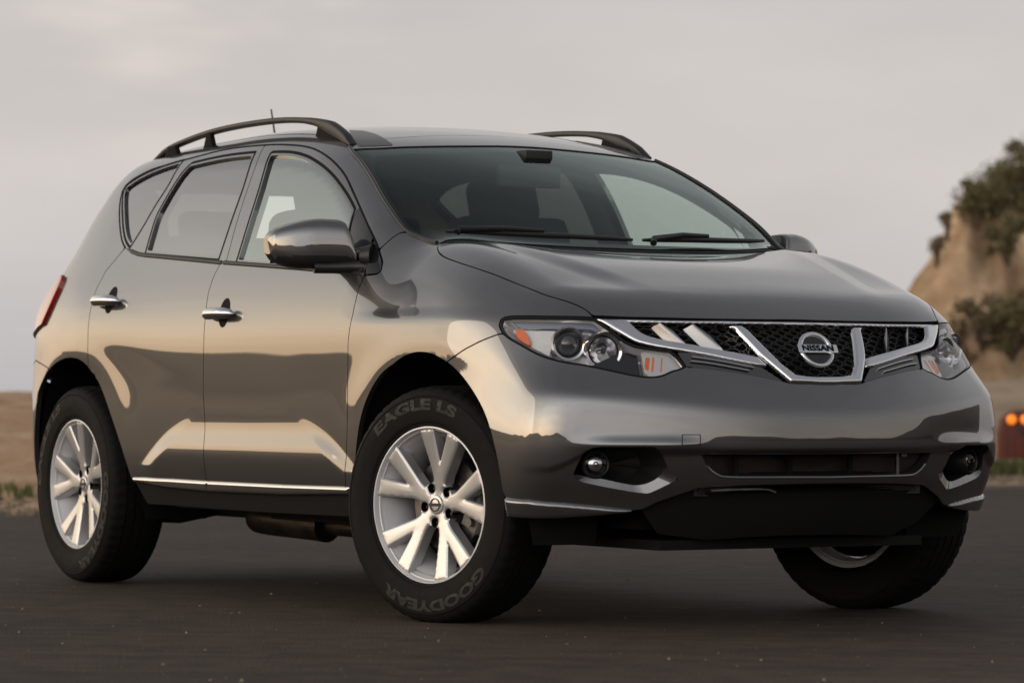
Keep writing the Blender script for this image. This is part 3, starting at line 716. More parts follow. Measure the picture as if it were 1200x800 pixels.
for i, (px, py, e, w_, h_, n, m, lab) in enumerate((
        (1176, 238, 63.5, 1.45, 1.35, 2600, LEAF, 'large dark green bush crowning the top of the sandstone bluff'),
        (1146, 246, 63.0, .75, .75, 1200, LEAF, 'small green bush at the bluff edge left of the crowning bush'),
        (1216, 222, 64.0, 1.30, 1.25, 2000, LEAF, 'green bush on the bluff top cut by the right border'),
        (1180, 290, 61.5, .75, .72, 1300, LEAF, 'round green bush on the bluff face below the crowning bush'),
        (1152, 390, 59.5, .95, .85, 1500, DRY, 'brown green bush at the bluff foot nearest the headlamp'),
        (1186, 402, 59.3, 1.05, 1.15, 1700, LEAF, 'dark bush at the bluff foot right of the brown green one'),
        (1126, 415, 59.2, .60, .85, 900, DRY, 'small brown bush at the bluff foot showing just above the fender'),
        (1222, 392, 59.4, 1.10, 1.20, 1500, DRY, 'brown bush at the bluff foot cut by the right border'),
        (1111, 262, 61.3, .32, .28, 300, DRY, 'tiny dry brown bush on the left slope of the bluff'),
        (1098, 292, 61.0, .34, .30, 300, DRY, 'dry brown bush low on the left slope of the bluff'))):
    scrub(px_r(px, e), e, px_z(py, e), w_, h_, n, m, lab, 40+i)

RED = mat('rusty_red_paint', (.105, .022, .012), 0, .65, noise=(14, .35)); 
GLOW_AMBER = mat('glowing_amber_reflector', (.8, .22, .02), 0, .3, emit=((1.0, .22, .015), .95))  # barrier reflectors, not lamps: emission added so the amber looks bright
e_ = 37.0; r_ = px_r(1168.5, e_); base = gp(e_, r_+.55)
bar_ = empty('barrier', (base[0], base[1], 0)); bar_.rotation_euler = (0, 0, math.atan2(R2[1], R2[0]))
tag(bar_, 'dark rusty red ribbed steel barrier with two round amber reflectors', 'barrier')
prof = [(-.54, .02), (-.55, .40), (-.52, .52), (-.45, .60), (-.36, .635), (.36, .635), (.45, .60), (.52, .52), (.55, .40), (.54, .02)]
m_ = MB(); n_ = len(prof)
m_.v = [(x, y, z) for y in (-.11, .11) for x, z in prof]; m_.f = [tuple(range(n_)), tuple(n_+i for i in reversed(range(n_)))] + [(i, (i+1) % n_, n_+(i+1) % n_, n_+i) for i in range(n_)]
bd = m_.build('panel', RED, bar_, bevel=.02)
rb_ = MB()
for x in np.arange(-.48, .5, .08): rb_.box((x, -.115, .25), (.03, .02, .38))
rb_.build('ribs', RED, bar_, bevel=.006)
for x in (-.415, -.27, .27, .415):
    lm = MB().lathe([(.0005, -.165), (.03, -.162), (.050, -.150), (.054, -.11)], 24, 'y', (x, 0, .535)).build('lamp', GLOW_AMBER, bar_)  # round amber reflector disc with an added glow
    MB().lathe([(.056, -.11), (.060, -.138), (.054, -.142), (.052, -.12)], 24, 'y', (x, 0, .535)).build('reflector_rim', mat('reflector_rim_black', (.02, .02, .02), 0, .5), lm)
for x in (-.27, .27): MB().box((x, -.125, .42), (.14, .04, .07)).build('reflector_bracket', mat('bracket_black', (.02, .018, .016), 0, .6), bar_, bevel=.008)

def tufts(name, spots, n, h_, seed, label=None):
    rnd = np.random.RandomState(seed); V = []; F = []
    for i in range(n):
        r0, e0, z0, wr, we = spots[rnd.randint(len(spots))]
        r = r0+rnd.normal()*wr; e = e0+rnd.normal()*we; p = gp(e, r); hh = h_*rnd.uniform(.4, 1.1); a = rnd.uniform(0, 6.28); lean = rnd.uniform(.1, .6)*hh
        d = np.array([math.cos(a), math.sin(a), 0]); s_ = np.array([-d[1], d[0], 0])*.006*rnd.uniform(.8, 1.8)*max(1, e/22)
        b0 = np.array([p[0], p[1], z0-.02]); q = len(V)
        V += [b0-s_, b0+s_, b0+d*lean*.4+s_*.7+[0, 0, hh*.6], b0+d*lean*.4-s_*.7+[0, 0, hh*.6], b0+d*lean+[0, 0, hh]]
        F += [(q, q+1, q+2, q+3), (q+3, q+2, q+4)]
    o = link_mesh(name, V, F, GRASS, smooth=False); tag(o, kind='stuff'); return o
tufts('grass', [(px_r(35, 24.2), 24.2, .05, .045, .3), (px_r(27, 24.4), 24.4, .06, .05, .3), (px_r(8, 24.6), 24.6, .06, .05, .2)], 110, .11, 5)
tufts('grass', [(px_r(1190, 34.5), 34.5, .03, .28, .5), (px_r(1172, 34.6), 34.6, .03, .12, .4), (px_r(1225, 34.4), 34.4, .03, .3, .5)], 1100, .15, 6)

GRIT = leaf_mat('pale_grit', (.07, .055, .042), (.30, .235, .165))
rnd = np.random.RandomState(9); V = []; F = []
ico = [(0, 0, 1), (1, 0, 0), (0, 1, 0), (-1, 0, 0), (0, -1, 0)]
for i in range(1000):
    e = 8.2 + 15*rnd.rand()**1.3; r = rnd.uniform(-.17, .17)*e; s_ = .0022+.0060*rnd.rand()**5; p = gp(e, r); q = len(V)
    J = rnd.uniform(.6, 1.3, (5, 3))
    V += [np.array([p[0], p[1], 0]) + np.array(k)*s_*j*[1, 1, .8] for k, j in zip(ico, J)]
    F += [(q, q+1, q+2), (q, q+2, q+3), (q, q+3, q+4), (q, q+4, q+1)]
for i in range(5200):                                        # gravelly margin of the asphalt
    left = rnd.rand() < .55; r = rnd.uniform(-4.6, -1.9) if left else rnd.uniform(3.0, 6.5)
    e = (21.3 + rnd.rand()**.8*2.6) if left else (30.2 + 3.5*rnd.rand()); s_ = .006+.020*rnd.rand()**3; p = gp(e, r); q = len(V)
    z0 = float(bank_l(np.array([e]), np.array([r]))[0]) if left else float(verge(np.array([e]), np.array([r]))[0])
    J = rnd.uniform(.6, 1.3, (5, 3))
    V += [np.array([p[0], p[1], max(z0, 0)]) + np.array(k)*s_*j for k, j in zip(ico, J)]
    F += [(q, q+1, q+2), (q, q+2, q+3), (q, q+3, q+4), (q, q+4, q+1)]
o = link_mesh('loose_grit', V, F, GRIT, smooth=False); tag(o, kind='stuff')
# ---------------------------------------------------------------- the car
M = {}
PAINT = (.074, .0735, .0755)
def paint_mat():
    m = mat('car_paint', PAINT, metallic=.70, rough=.30, coat=1.0, coat_rough=.012)
    nt = m.node_tree; b = nt.nodes['Principled BSDF']
    b.inputs['Coat IOR'].default_value = 2.25
    t = nt.nodes.new('ShaderNodeTexCoord'); n = nt.nodes.new('ShaderNodeTexNoise')     # metal flake
    n.inputs['Scale'].default_value = 900; n.inputs['Detail'].default_value = 1
    r = nt.nodes.new('ShaderNodeMapRange'); r.inputs['From Min'].default_value = .35; r.inputs['From Max'].default_value = .65
    r.inputs['To Min'].default_value = .92; r.inputs['To Max'].default_value = 1.08
    s = nt.nodes.new('ShaderNodeVectorMath'); s.operation = 'SCALE'; s.inputs[0].default_value = PAINT
    nt.links.new(t.outputs['Object'], n.inputs['Vector']); nt.links.new(n.outputs['Fac'], r.inputs['Value'])
    nt.links.new(r.outputs['Result'], s.inputs['Scale']); nt.links.new(s.outputs['Vector'], b.inputs['Base Color'])
    return m
M['paint'] = paint_mat()
M['chrome'] = mat('chrome', (.80, .80, .82), 1, .07, noise=(14, .05))
M['satin'] = mat('satin_silver', (.56, .56, .57), 1, .28)
M['slat'] = mat('brushed_slat', (.34, .34, .345), .9, .32)
M['black'] = mat('black_plastic', (.012, .012, .012), 0, .45, bump=(500, .15, .0005))
M['gloss'] = mat('gloss_black', (.010, .010, .011), 0, .12, coat=.5)
M['smoke'] = mat('smoked_chrome', (.16, .158, .155), .9, .16)
M['trim'] = mat('dark_moulding', (.022, .021, .020), 0, .30)
M['under'] = mat('underbody_black', (.006, .006, .006), 0, .8, spec=.2)
M['rubber'] = mat('tyre_rubber', (.0075, .0070, .0066), 0, .72, spec=.16, noise=(40, .08), bump=(260, .12, .0004))
M['letter'] = mat('raised_tyre_letter', (.0095, .0090, .0085), 0, .65, noise=(60, .25))
M['rim'] = mat('rim_silver', (.56, .56, .57), .70, .36, coat=.3, coat_rough=.08, noise=(9, .04))
M['barrel'] = mat('rim_barrel_silver', (.74, .74, .75), .15, .4)
M['steel'] = mat('brake_steel', (.16, .15, .145), 1, .42, noise=(20, .3))
M['iron'] = mat('caliper_iron', (.12, .115, .11), .8, .45, noise=(20, .2))
M['rust'] = mat('exhaust_metal', (.045, .036, .029), .9, .48, noise=(12, .35))
M['screen'] = glass_mat('windscreen_glass', (.84, .96, .90), (.88, 1, .97), .040)
M['green'] = glass_mat('front_door_glass', (.86, .94, .90), (.93, 1, .95), .36)
M['privacy'] = glass_mat('privacy_glass', (.11, .115, .11), .95, .33)
M['lens'] = glass_mat('lamp_lens', (.95, .95, .95), .9, .03)
M['lampback'] = mat('lamp_bezel', (.55, .55, .56), .6, .30)
M['reflector'] = mat('lamp_reflector', (.70, .70, .72), 1, .14)
M['bulbglass'] = mat('projector_glass', (.05, .05, .055), .3, .05, coat=1, coat_rough=.01)
M['amber'] = mat('amber_reflector', (.75, .15, .015), 0, .18, coat=1)
M['clear'] = mat('fluted_reflector', (.78, .76, .74), .55, .22, bump=(160, .5, .002))
M['red'] = mat('red_lamp_plastic', (.38, .012, .012), 0, .10, coat=1)
M['pale_red'] = mat('frosted_lamp_plastic', (.55, .22, .18), 0, .10, coat=1)
M['ledge'] = mat('lamp_ledge', (.34, .36, .42), .7, .25)
M['cloth'] = mat('seat_cloth', (.030, .031, .032), 0, .8, bump=(300, .3, .001))
M['liner'] = mat('grey_cabin_lining', (.095, .098, .09), 0, .8)
M['dash'] = mat('dashboard_plastic', (.018, .018, .018), 0, .6)
M['radiator'] = mat('radiator_metal', (.055, .048, .042), .7, .5)
M['mesh'] = mat('grille_mesh_plastic', (.020, .0195, .019), 0, .32)
M['mirror'] = mat('mirror_silver', (.8, .8, .8), 1, .02)
M['bolt'] = mat('dark_bolt', (.05, .05, .05), .8, .35)

car = empty('sport_utility_vehicle', (0, 0, 0))
tag(car, 'dark grey metallic sport utility vehicle parked on asphalt, front wheels turned', 'car')

UC = U0 + RF*math.pi/2                         # U of the centre line at the nose
UB = UR - RF*math.pi/2                         # and at the tail
def mir(q, c=UC):
    q = np.array(q); q[:, 0] = 2*c-q[:, 0]; return q[::-1]
def full(q, c=UC):
    return np.vstack([q, mir(q, c)])
GAP = .0022
arch_f = poly_sd(np.vstack([smooth_pts(duv('archF')), [[.52, -.55], [-.60, -.55]]]))
ar = duv('archR')
ar = np.vstack([[[-3.31, -.55], [-3.315, -.20], [-3.310, -.05]], ar[2:]])
ar_s = smooth_pts(ar)
arch_r = poly_sd(np.vstack([ar_s, [[-2.1, -.55]]]))
dlo = duv('dlo'); dgf = duv('doorgapF'); dgm = duv('doorgapM'); pm = duv('pillarM'); dgr = duv('doorgapR')
sill = duv('silltop'); hc = duv('hoodcut', True); wse = duv('wsedge', True); apg = duv('apgap')
bg = duv('bumpgap'); lampq = duv('lamp', True, True); gop = duv('gopen', True); lipq = duv('lip')
lamp_sd = poly_sd(lampq)
wing_b = duv('wingA', True, True); drl_b = duv('drl', True, True)
gtop = duv('gtop', True); gtop2 = duv('gtop2', True)
gt_full = np.vstack([gtop, [[UC, gtop[-1][1]]]])
g_half = np.vstack([gt_full[::-1], gop[1:-1], [[UC, gop[-1][1]]]])       # centre top -> right -> down -> centre bottom
g_full = np.vstack([g_half, mir(g_half)])
g_sd = poly_sd(g_full)

def top_pts(name): 
    P = np.array(D[name]); return P[:, :2]

# ---- hood
hc2 = smooth_pts(top_pts('hoodcut')); lp2 = smooth_pts(top_pts('lip')[:-1])
rear_w = np.linspace(-.70, .70, 41)
def hood_rear(w): return -.115 - .125*(np.abs(w)/.744)**2
right = np.vstack([hc2, lp2[1:]])
hood_poly = np.vstack([right, right[::-1]*[1, -1], np.stack([hood_rear(rear_w), rear_w], 1)[:]])
p = poly_patch(hood_poly, .011, -GAP, top=True)
hood = p.mesh('hood', M['paint'], car, -1, depth=.02)

# ---- windscreen, cowl, roof
we2 = smooth_pts(top_pts('wsedge')); wt2 = smooth_pts(top_pts('wstop'))
right = np.vstack([we2[::-1], wt2[1:]]) if False else np.vstack([we2[::-1], [[wt2[-1][0]+.002, 0]]])
base_w = np.linspace(-.66, .66, 41)
def glass_base(w): return -.175 - .185*(np.abs(w)/.70)**2
wsr = np.vstack([we2[::-1], wt2[2:]])
wsr = wsr[wsr[:, 1] > 0]
ws_poly = np.vstack([wsr, [[wsr[-1][0], 0]], wsr[::-1]*[1, -1], np.stack([glass_base(base_w), base_w], 1)])
ws_sd = poly_sd(ws_poly)
p = poly_patch(ws_poly, .016, -.004, top=True)
screen = p.mesh('windscreen', M['screen'], car, -1, off=-.004, flange=False)
band = lambda Q: -(np.minimum(ws_sd(Q) - .022 - .05*sstep(-.78, -.98, Q[:, 0] + .1*Q[:, 1]**2), 9))
p = poly_patch(ws_poly, .012, -.004, top=True).clip(band)
fr = p.mesh('black_border', M['under'], screen, -1, off=-.0065, depth=.003)
cowl_poly = np.vstack([np.stack([hood_rear(rear_w)+.03, rear_w], 1), np.stack([glass_base(rear_w)-.05, rear_w], 1)[::-1]])
p = poly_patch(cowl_poly, .012, 0, top=True)
p.mesh('cowl', M['black'], car, -1, off=-.016, flange=False)

rx = np.array([-1.085, -1.2, -1.4, -1.8, -2.2, -2.6, -2.9, -3.06])
rw = np.array([.612, .602, .596, .59, .583, .57, .55, .53])
roof_edge = np.stack([rx, rw], 1)
seam2 = smooth_pts(top_pts('roofseam')); seam2 = seam2[seam2[:, 1] > 0]
seam = np.vstack([[[seam2[0][0]-.01, .615]], seam2, [[seam2[-1][0], 0]]])
rear_edge = np.array([[-3.14, .3], [-3.17, 0]])
half = np.vstack([seam[::-1], roof_edge[2:], rear_edge])
roof_poly = np.vstack([half, half[::-1]*[1, -1]])
p = poly_patch(roof_poly, .016, -GAP, top=True)
roof = p.mesh('roof', M['paint'], car, -1, depth=.012)
head_half = np.vstack([np.array([[wsr[-1][0], 0]]), wsr[wsr[:, 1] > .0][::-1][:16], [[-1.085, .612], [-1.2, .602]], seam[1:]])
hh = np.vstack([[[wsr[-1][0], 0]], smooth_pts(top_pts('wstop'))[::-1], seam])
hh = hh[hh[:, 1] >= 0]
head_poly = np.vstack([hh, hh[::-1]*[1, -1]])
p = poly_patch(head_poly, .010, -GAP, top=True)
p.mesh('header_panel', M['paint'], car, -1, depth=.012)

tri = top_pts('rooftri'); tri = tri*[1, 1]
for sgn in (1, -1):
    poly_patch(smooth_pts(tri*[1, sgn], True), .008, 0, top=True).mesh('roof_corner_trim', M['trim'], car, -1, off=.0015, depth=.008)

# ---- flanks
def P3(x, w):
    x = np.asarray(x, float); w = np.asarray(w, float)
    q = Patch(np.stack([x, w], 1), [], True).solve().P; return q
roof_uv = UVp(P3(rx, rw))
cab_holes = {}
gF = duv('glassF', True, True); gR = duv('glassR', True, True); gQ = duv('glassQ', True, True)
sl = duv('sail', True, True); slF = duv('sailF', True, True)
door_f = np.vstack([dgf, dlo[4:15], pm[::-1], dgm[::-1][1:], sill[2:][1:][::-1][:0], sill[2:]])
door_r = np.vstack([dgm, pm[1:], dlo[15:29], dgr[::-1], [[-2.60, .20], [-2.4, -.15]], sill[:3]])
fender_poly = np.vstack([dgf, dlo[0:4], apg, wse[::-1][:1] if False else duv('wsedge')[-3:], hc, lampq[:1]*0+[[.45, .33]], bg, [[0., .05], [-.2, -.2]], dgf[:1]+[[0, -.0]]])
fl = duv('lamp')
fender_poly = np.vstack([dgf, dlo[0:4], apg, duv('wsedge')[-3:], hc, fl[7:8], [fl[:1][0]*.5+fl[26:27][0]*.5], bg, [[0.03, .12], [-.2, .0]]])
side_poly = np.vstack([apg, duv('wsedge')[::-1][2:], roof_uv[1:], [[-3.25, 1.13], [-3.42, .95], [-3.60, .70], [-3.66, .55], [-3.68, .30], [-3.62, .21]], duv('rbumpgap'), [[-2.83, .15]], dgr, dlo[28:2:-1]])
tail_q = np.array([[-3.37, .60], [-3.29, .62], [-3.245, .585], [-3.27, .53], [-3.33, .46], [-3.42, .395], [-3.50, .395], [-3.62, .44], [-3.66, .52], [-3.60, .60], [-3.48, .62]])
tl = duv('taillamp')
tail_q = np.vstack([tl[:7], [[tl[6][0]-.05, tl[6][1]-.01], [-3.62, .36], [-3.72, .44], [-3.70, .55], [-3.56, tl[0][1]+.02], [-3.38, tl[0][1]+.02]]])
tail_sd = poly_sd(smooth_pts(tail_q, True))

def ring(poly, a, b):
    s = poly_sd(poly)
    return lambda Q: np.minimum(s(Q)+b, -(s(Q)+a))       # band between a and b outside the polygon

for side in (-1, 1):
    # fender
    p = poly_patch(fender_poly, .0095, -GAP).cut(arch_f).cut(lamp_sd, .003)
    p.mesh('fender', M['paint'], car, side, depth=.018)
    # body side: A pillar, cant rail, rear quarter
    p = poly_patch(side_poly, .0105, -GAP).cut(arch_r).cut(tail_sd, .002)
    p.mesh('body_side', M['paint'], car, side, depth=.018)
    # doors
    p = poly_patch(door_f, .0095, -GAP).cut(poly_sd(gF), -.0075).cut(poly_sd(sl), 0.)
    fd = p.mesh('front_door', M['paint'], car, side, depth=.018)
    p = poly_patch(door_r, .0095, -GAP).cut(arch_r).cut(poly_sd(gR), -.0075).cut(poly_sd(gQ), -.0065)
    rd = p.mesh('rear_door', M['paint'], car, side, depth=.018)
    # windows with their rubber seals
    for dr, poly, nm, mt, st in ((fd, gF, 'window', M['green'], .02), (rd, gR, 'window', M['privacy'], .02), (rd, gQ, 'quarter_window', M['privacy'], .014)):
        w = poly_patch(poly, st, .006).mesh(nm, mt, dr, side, off=-.010, flange=False)
        g = poly_patch(poly, .007, .0095).cut(poly_sd(poly), .0005)
        g.mesh('window_seal', M['under'], dr, side, off=.0008, depth=.008)
    # black sail panel and belt moulding
    p = poly_patch(sl, .008, -.001); p.mesh('mirror_sail', M['gloss'], fd, side, off=-.001, depth=.01)
    p = poly_patch(slF, .008, -.001); p.mesh('corner_trim', M['gloss'], car, side, off=-.001, depth=.01)
    bl = np.vstack([dlo[33:38], (dlo[33:38]+[[0, .0145]])[::-1]]); bs = poly_sd(bl)
    poly_patch(bl, .004).mesh('belt_moulding', M['black'], fd, side, puff=dome(bs, .006, .005), depth=.008)
    bl = np.vstack([dlo[28:33], dlo[33:34]-[[.012, 0]], (np.vstack([dlo[29:33], dlo[33:34]-[[.012, 0]]])+[[0.0, .0145]])[::-1]]); bs = poly_sd(bl)
    poly_patch(bl, .004).mesh('belt_moulding', M['black'], rd, side, puff=dome(bs, .006, .005), depth=.008)
    dl = smooth_pts(dlo[3:29]); P = skin(dl[:, 0], dl[:, 1]/VS); N = skin_normal(P)
    MB().tube((P-N*.0020)*np.array([1, side, 1]), .0048, 8).build('door_weatherstrip', M['under'], car)
    # rocker, chrome sill strip
    rk = np.vstack([sill, [[-.54, -.262], [-1.2, -.272], [-2.18, -.268]]]) if False else np.vstack([sill+[[0, .004]], [[-.53, -.285], [-1.2, -.29], [-2.22, -.285]]])
    p = poly_patch(rk, .012).cut(arch_f).cut(arch_r)
    p.mesh('rocker_panel', M['under'], car, side, off=-.012, depth=.06)
    cq = duv('chrome')
    for dr, a in ((rd, np.vstack([cq[0:3], cq[7:10]])), (fd, np.vstack([cq[2:5], cq[5:8]]))):
        if dr is fd: a = a + np.array([[.006 if abs(q[0]-cq[2][0]) < .02 else 0, 0] for q in a])
        s0_ = poly_sd(a); sd = lambda Q, s0_=s0_: s0_(Q)+.0035
        poly_patch(a, .004, .0025).mesh('sill_strip', M['chrome'], dr, side, puff=dome(sd, .012, .010), depth=.02)
    # door handles in their dark cups
    for dr, key in ((fd, 'pocketF'), (rd, 'pocketR')):
        c = np.array(D[key][0]); n = skin_normal(c[None])[0]
        q = UVp(c[None])[0]
        th = np.linspace(0, 2*math.pi, 28, endpoint=False)
        cup = np.stack([q[0]-.008+.040*np.cos(th), q[1]+.002+.048*np.sin(th)], 1)
        sd = poly_sd(cup)
        cu = poly_patch(cup, .006).mesh('handle_cup', M['under'], dr, side, puff=lambda Q: .0012-.0*sd(Q), depth=.004)
        pts = []; 
        for t in np.linspace(-1, 1, 17):
            s_ = skin(np.array([q[0]-.022+.105*t]), np.array([(q[1]-.004)/VS]))[0]
            h = .034*(1-abs(t)**3.0)+.004
            pts.append((s_[0], side*(s_[1]+h*.95), s_[2]+.0*t+h*.1))
        t = np.linspace(-1, 1, 17)
        rr = .0195*(1-np.abs(t)**6)**.5+.002
        h = MB().tube(pts, rr, 12, flat=.55 if False else 1.0)
        v = np.array(h.v); 
        h.build('door_handle', M['chrome'], dr)
    # tail lamp
    ts = poly_sd(smooth_pts(tail_q, True))
    p = poly_patch(smooth_pts(tail_q, True), .008, -.001)
    tlo = p.mesh('tail_lamp', M['pale_red'], car, side, off=.012, depth=.05)
    edge = np.vstack([tl[1:7]+[[.002, 0]], (tl[1:7]-[[.028, 0]])[::-1]])
    poly_patch(smooth_pts(edge, True), .005).mesh('red_band', M['red'], tlo, side, off=.0135, depth=.02)
    # wheel arch liner
    for cx, rr in ((-.03, .505), (-2.825, .515)):
        a = np.linspace(-.22, math.pi+.22, 40)
        def lip_y(t, r_):
            x_, z_ = cx+r_*math.cos(t), .375+r_*math.sin(t)
            return min(.905, float(side_w(np.array(x_), np.array(z_)))-.03)
        G = [[(cx+r_*math.cos(t), side*(lip_y(t, r_) if y is None else y), .375+r_*math.sin(t)) for t in a] for r_, y in ((rr+.015, None), (rr+.02, .60), (.30, .58), (.02, .58))]
        MB().grid(G).build('wheel_arch_liner', M['under'], car)

# ---- front bumper (one piece from arch to arch)
st = duv('strip')
strip_top = st[:5]
bum_half = np.vstack([[[.25, .0]], bg[::-1], [[fl[0][0]*.5+fl[26][0]*.5, fl[26][1]]], [fl[17]], gop[9*0+len(gop)-1:len(gop)]*0+[[UC-.12, gop[-1][1]+.03]], [[UC, gop[-1][1]+.03]]])
bot = np.array([[UC, -.176], [UC-.30, -.176], [UC-.44, -.180], [UC-.56, -.222], [UC-.60, -.243]])
bum_half = np.vstack([[[.30, .05]], bg[::-1], [[.5*(fl[0][0]+fl[26][0]), .5*(fl[0][1]+fl[26][1])]], fl[12:13], fl[16:17]+[[.03, .01]], [[UC-.35, .27]], [[UC, .25]]])
low_half = np.vstack([strip_top+[[0, -.004]], bot[::-1]])
bum_poly = np.vstack([bum_half, mir(bum_half)[1:], mir(low_half)[0:0], ])
right_low = np.vstack([low_half])                    # arch -> centre
bum_poly = np.vstack([bum_half, mir(np.vstack([right_low[::-1][:0], bum_half]))[1:], mir(right_low)[::-1][:0], mir(right_low[::-1])[::-1][::1] if False else (right_low*[[-1, 1]]+[[2*UC, 0]]), right_low[::-1]])
fogq = duv('fog', True, True); fogc = duv('fogcut', True, True); slotq = duv('slot'); slot2q = duv('slot2')
def center_close(q, n):                              # right half polygon whose points 'n' sit near the middle
    q = np.array(q); q[n, 0] = UC; return q
slot_full = full(np.vstack([slotq[4:], slotq[:4]])[np.r_[0:len(slotq)]]) if False else None
sq = np.vstack([slotq[4:5], slotq[5:], slotq[:4]]); sq[0, 0] = UC; sq[-1, 0] = UC
slot_full = np.vstack([sq, mir(sq)[1:-1]])
s2 = np.vstack([slot2q[3:4], slot2q[4:], slot2q[:3]]); s2[0, 0] = UC; s2[-1, 0] = UC
slot2_full = np.vstack([s2, mir(s2)[1:-1]])
cov = duv('cover')
p = poly_patch(bum_poly, .0075, -GAP)
m2 = lambda sd: (lambda Q: np.maximum(sd(Q), sd(np.stack([2*UC-Q[:, 0], Q[:, 1]], 1))))
p.cut(m2(arch_f)).cut(m2(lamp_sd), .003).cut(g_sd, .001).cut(m2(poly_sd(fogc))).cut(poly_sd(slot_full))
covs = poly_sd(cov)
bumper = p.mesh('front_bumper', M['paint'], car, -1, depth=.03)
# tow-eye cover outlined by its joint
rg = lambda Q: .0011 - np.abs(covs(Q))
poly_patch(cov, .0012, .004).clip(rg).mesh('tow_cover_joint', M['under'], bumper, -1, off=.0006, depth=.001)
# rounded lip along the lower edge of the intake
lo = smooth_pts(np.vstack([sq[1:4], [[UC, sq[1][1]]]])[::-1][:0] if False else sq[:5])
lo = np.vstack([sq[0:1], sq[1:6]]); lo = smooth_pts(lo); lo = np.vstack([mir(lo)[:-1], lo]) if lo[0][0] >= UC-1e-6 else lo
P = skin(lo[:, 0], lo[:, 1]/VS); N = skin_normal(P)
MB().tube((P-N*.003)*np.array([1, -1, 1]), .0055, 8).build('intake_lip', M['paint'], bumper)
# lower silver lip each side
for side in (-1, 1):
    sd = poly_sd(st)
    poly_patch(st, .006).mesh('bumper_lip', M['paint'], bumper, side, puff=dome(sd, .014, .012), depth=.03)
# black valance under the bumper and the intake backing
val = np.vstack([[[UC-.62, -.215]], [[UC-.44, -.160]], [[UC+.44, -.160]], [[UC+.62, -.215]], [[UC+.52, -.33]], [[UC+.40, -.395]], [[UC, -.400]], [[UC-.40, -.395]], [[UC-.56, -.35]]])
poly_patch(val, .012).cut(poly_sd(slot2_full)).mesh('lower_valance', M['under'], car, -1, off=-.022, depth=.05)
for q, nm, o in ((slot_full, 'radiator', -.085), (slot2_full, 'radiator', -.06)):
    poly_patch(q, .02, .03).mesh('intake_backing', M['under'], bumper, -1, off=-.11, flange=False)
# radiator core with fins and braces seen through the intake
rad = MB()
for k in range(26): rad.box((.79, 0, .428+k*.0052), (.012, .84, .0022))
rad.box((.775, 0, .49), (.012, .86, .15))
rad.build('radiator', M['radiator'], car, smooth=False)
for y in (-.30, -.10, .13): MB().box((.815, y, .515), (.012, .016, .10)).build('intake_brace', M['under'], car, smooth=False)
MB().box((.82, .31, .515), (.012, .010, .09)).build('intake_brace', M['steel'], car, smooth=False)
ho = MB(); ho.box((.81, .34, .545), (.02, .022, .025)); ho.tube([(.82, .345, .540), (.82, .345, .46)], .004); ho.build('cooler_hose', M['steel'], car)
pp = MB(); pp.tube(smooth_pts([(.83, -.40, .432), (.835, -.30, .435), (.84, -.2, .434), (.84, -.17, .425)]), .005)
pp.build('cooler_pipe', M['steel'], car)
# pockets of the fog lamps
for side in (-1, 1):
    s3 = np.array([1, side, 1.])
    cc = fogq.mean(0)
    def around(poly, n=72):                      # boundary points at equal angles about the pocket's middle
        out = []
        for q in np.linspace(0, 2*math.pi, n, endpoint=False):
            r_ = np.linspace(0, .25, 400); pts = cc+np.stack([np.cos(q)*r_, np.sin(q)*r_], 1)
            k = np.argmax(poly_sd(poly)(pts) < 0); out.append(pts[k])
        return np.array(out)
    qa, qb = around(fogc), around(fogq)
    A = skin(qa[:, 0], qa[:, 1]/VS); B = skin(qb[:, 0], qb[:, 1]/VS); B = B - skin_normal(B)*.014
    low = np.clip((cc[1]-.005-qa[:, 1])/.02, 0, 1)[:, None]
    B = B*low + (A-skin_normal(A)*.004)*(1-low)
    c = B.mean(0)
    d1 = (B + (c-B)*.10 + np.array([-.055, -.006, 0])); d2 = (B + (c-B)*.22 + np.array([-.11, -.014, 0]))
    ledge = MB().grid(np.stack([A, B], 0)*s3, close_v=True); ledge.build('fog_ledge', M['paint'], bumper, angle=60)
    pk = MB(); pk.grid(np.stack([B, d1, d2, np.repeat(d2.mean(0)[None], len(d2), 0)], 0)*s3, close_v=True)
    pk.build('fog_pocket', M['black'], bumper, angle=25)
    ll = D['foglamp'][0]
    lamp = MB(); cx, cy, cz = ll[0]-.03, side*(ll[1]-.03), ll[2]
    dirv = np.array([.92, side*.40, 0]); 
    def turned(pr, n=28):
        R = np.array([[.92, -side*.40, 0], [side*.40, .92, 0], [0, 0, 1]]); m = MB().lathe(pr, n, 'x'); m.v = [tuple(R @ np.array(v)+np.array([cx, cy, cz])) for v in m.v]; return m
    f1 = turned([(.034, .022), (.038, .026), (.043, .02), (.046, -.06)]).build('fog_lamp', M['black'], car)
    turned([(.0005, .012), (.018, .0105), (.034, .0)]).build('bulb_reflector', M['reflector'], f1)
    turned([(.0005, -.004+.012), (.008, .016), (.010, .004)]).build('bulb', M['bulbglass'], f1)
    turned([(.0005, .030), (.015, .029), (.028, .025), (.0345, .0215)]).build('fog_lens', M['lens'], f1)

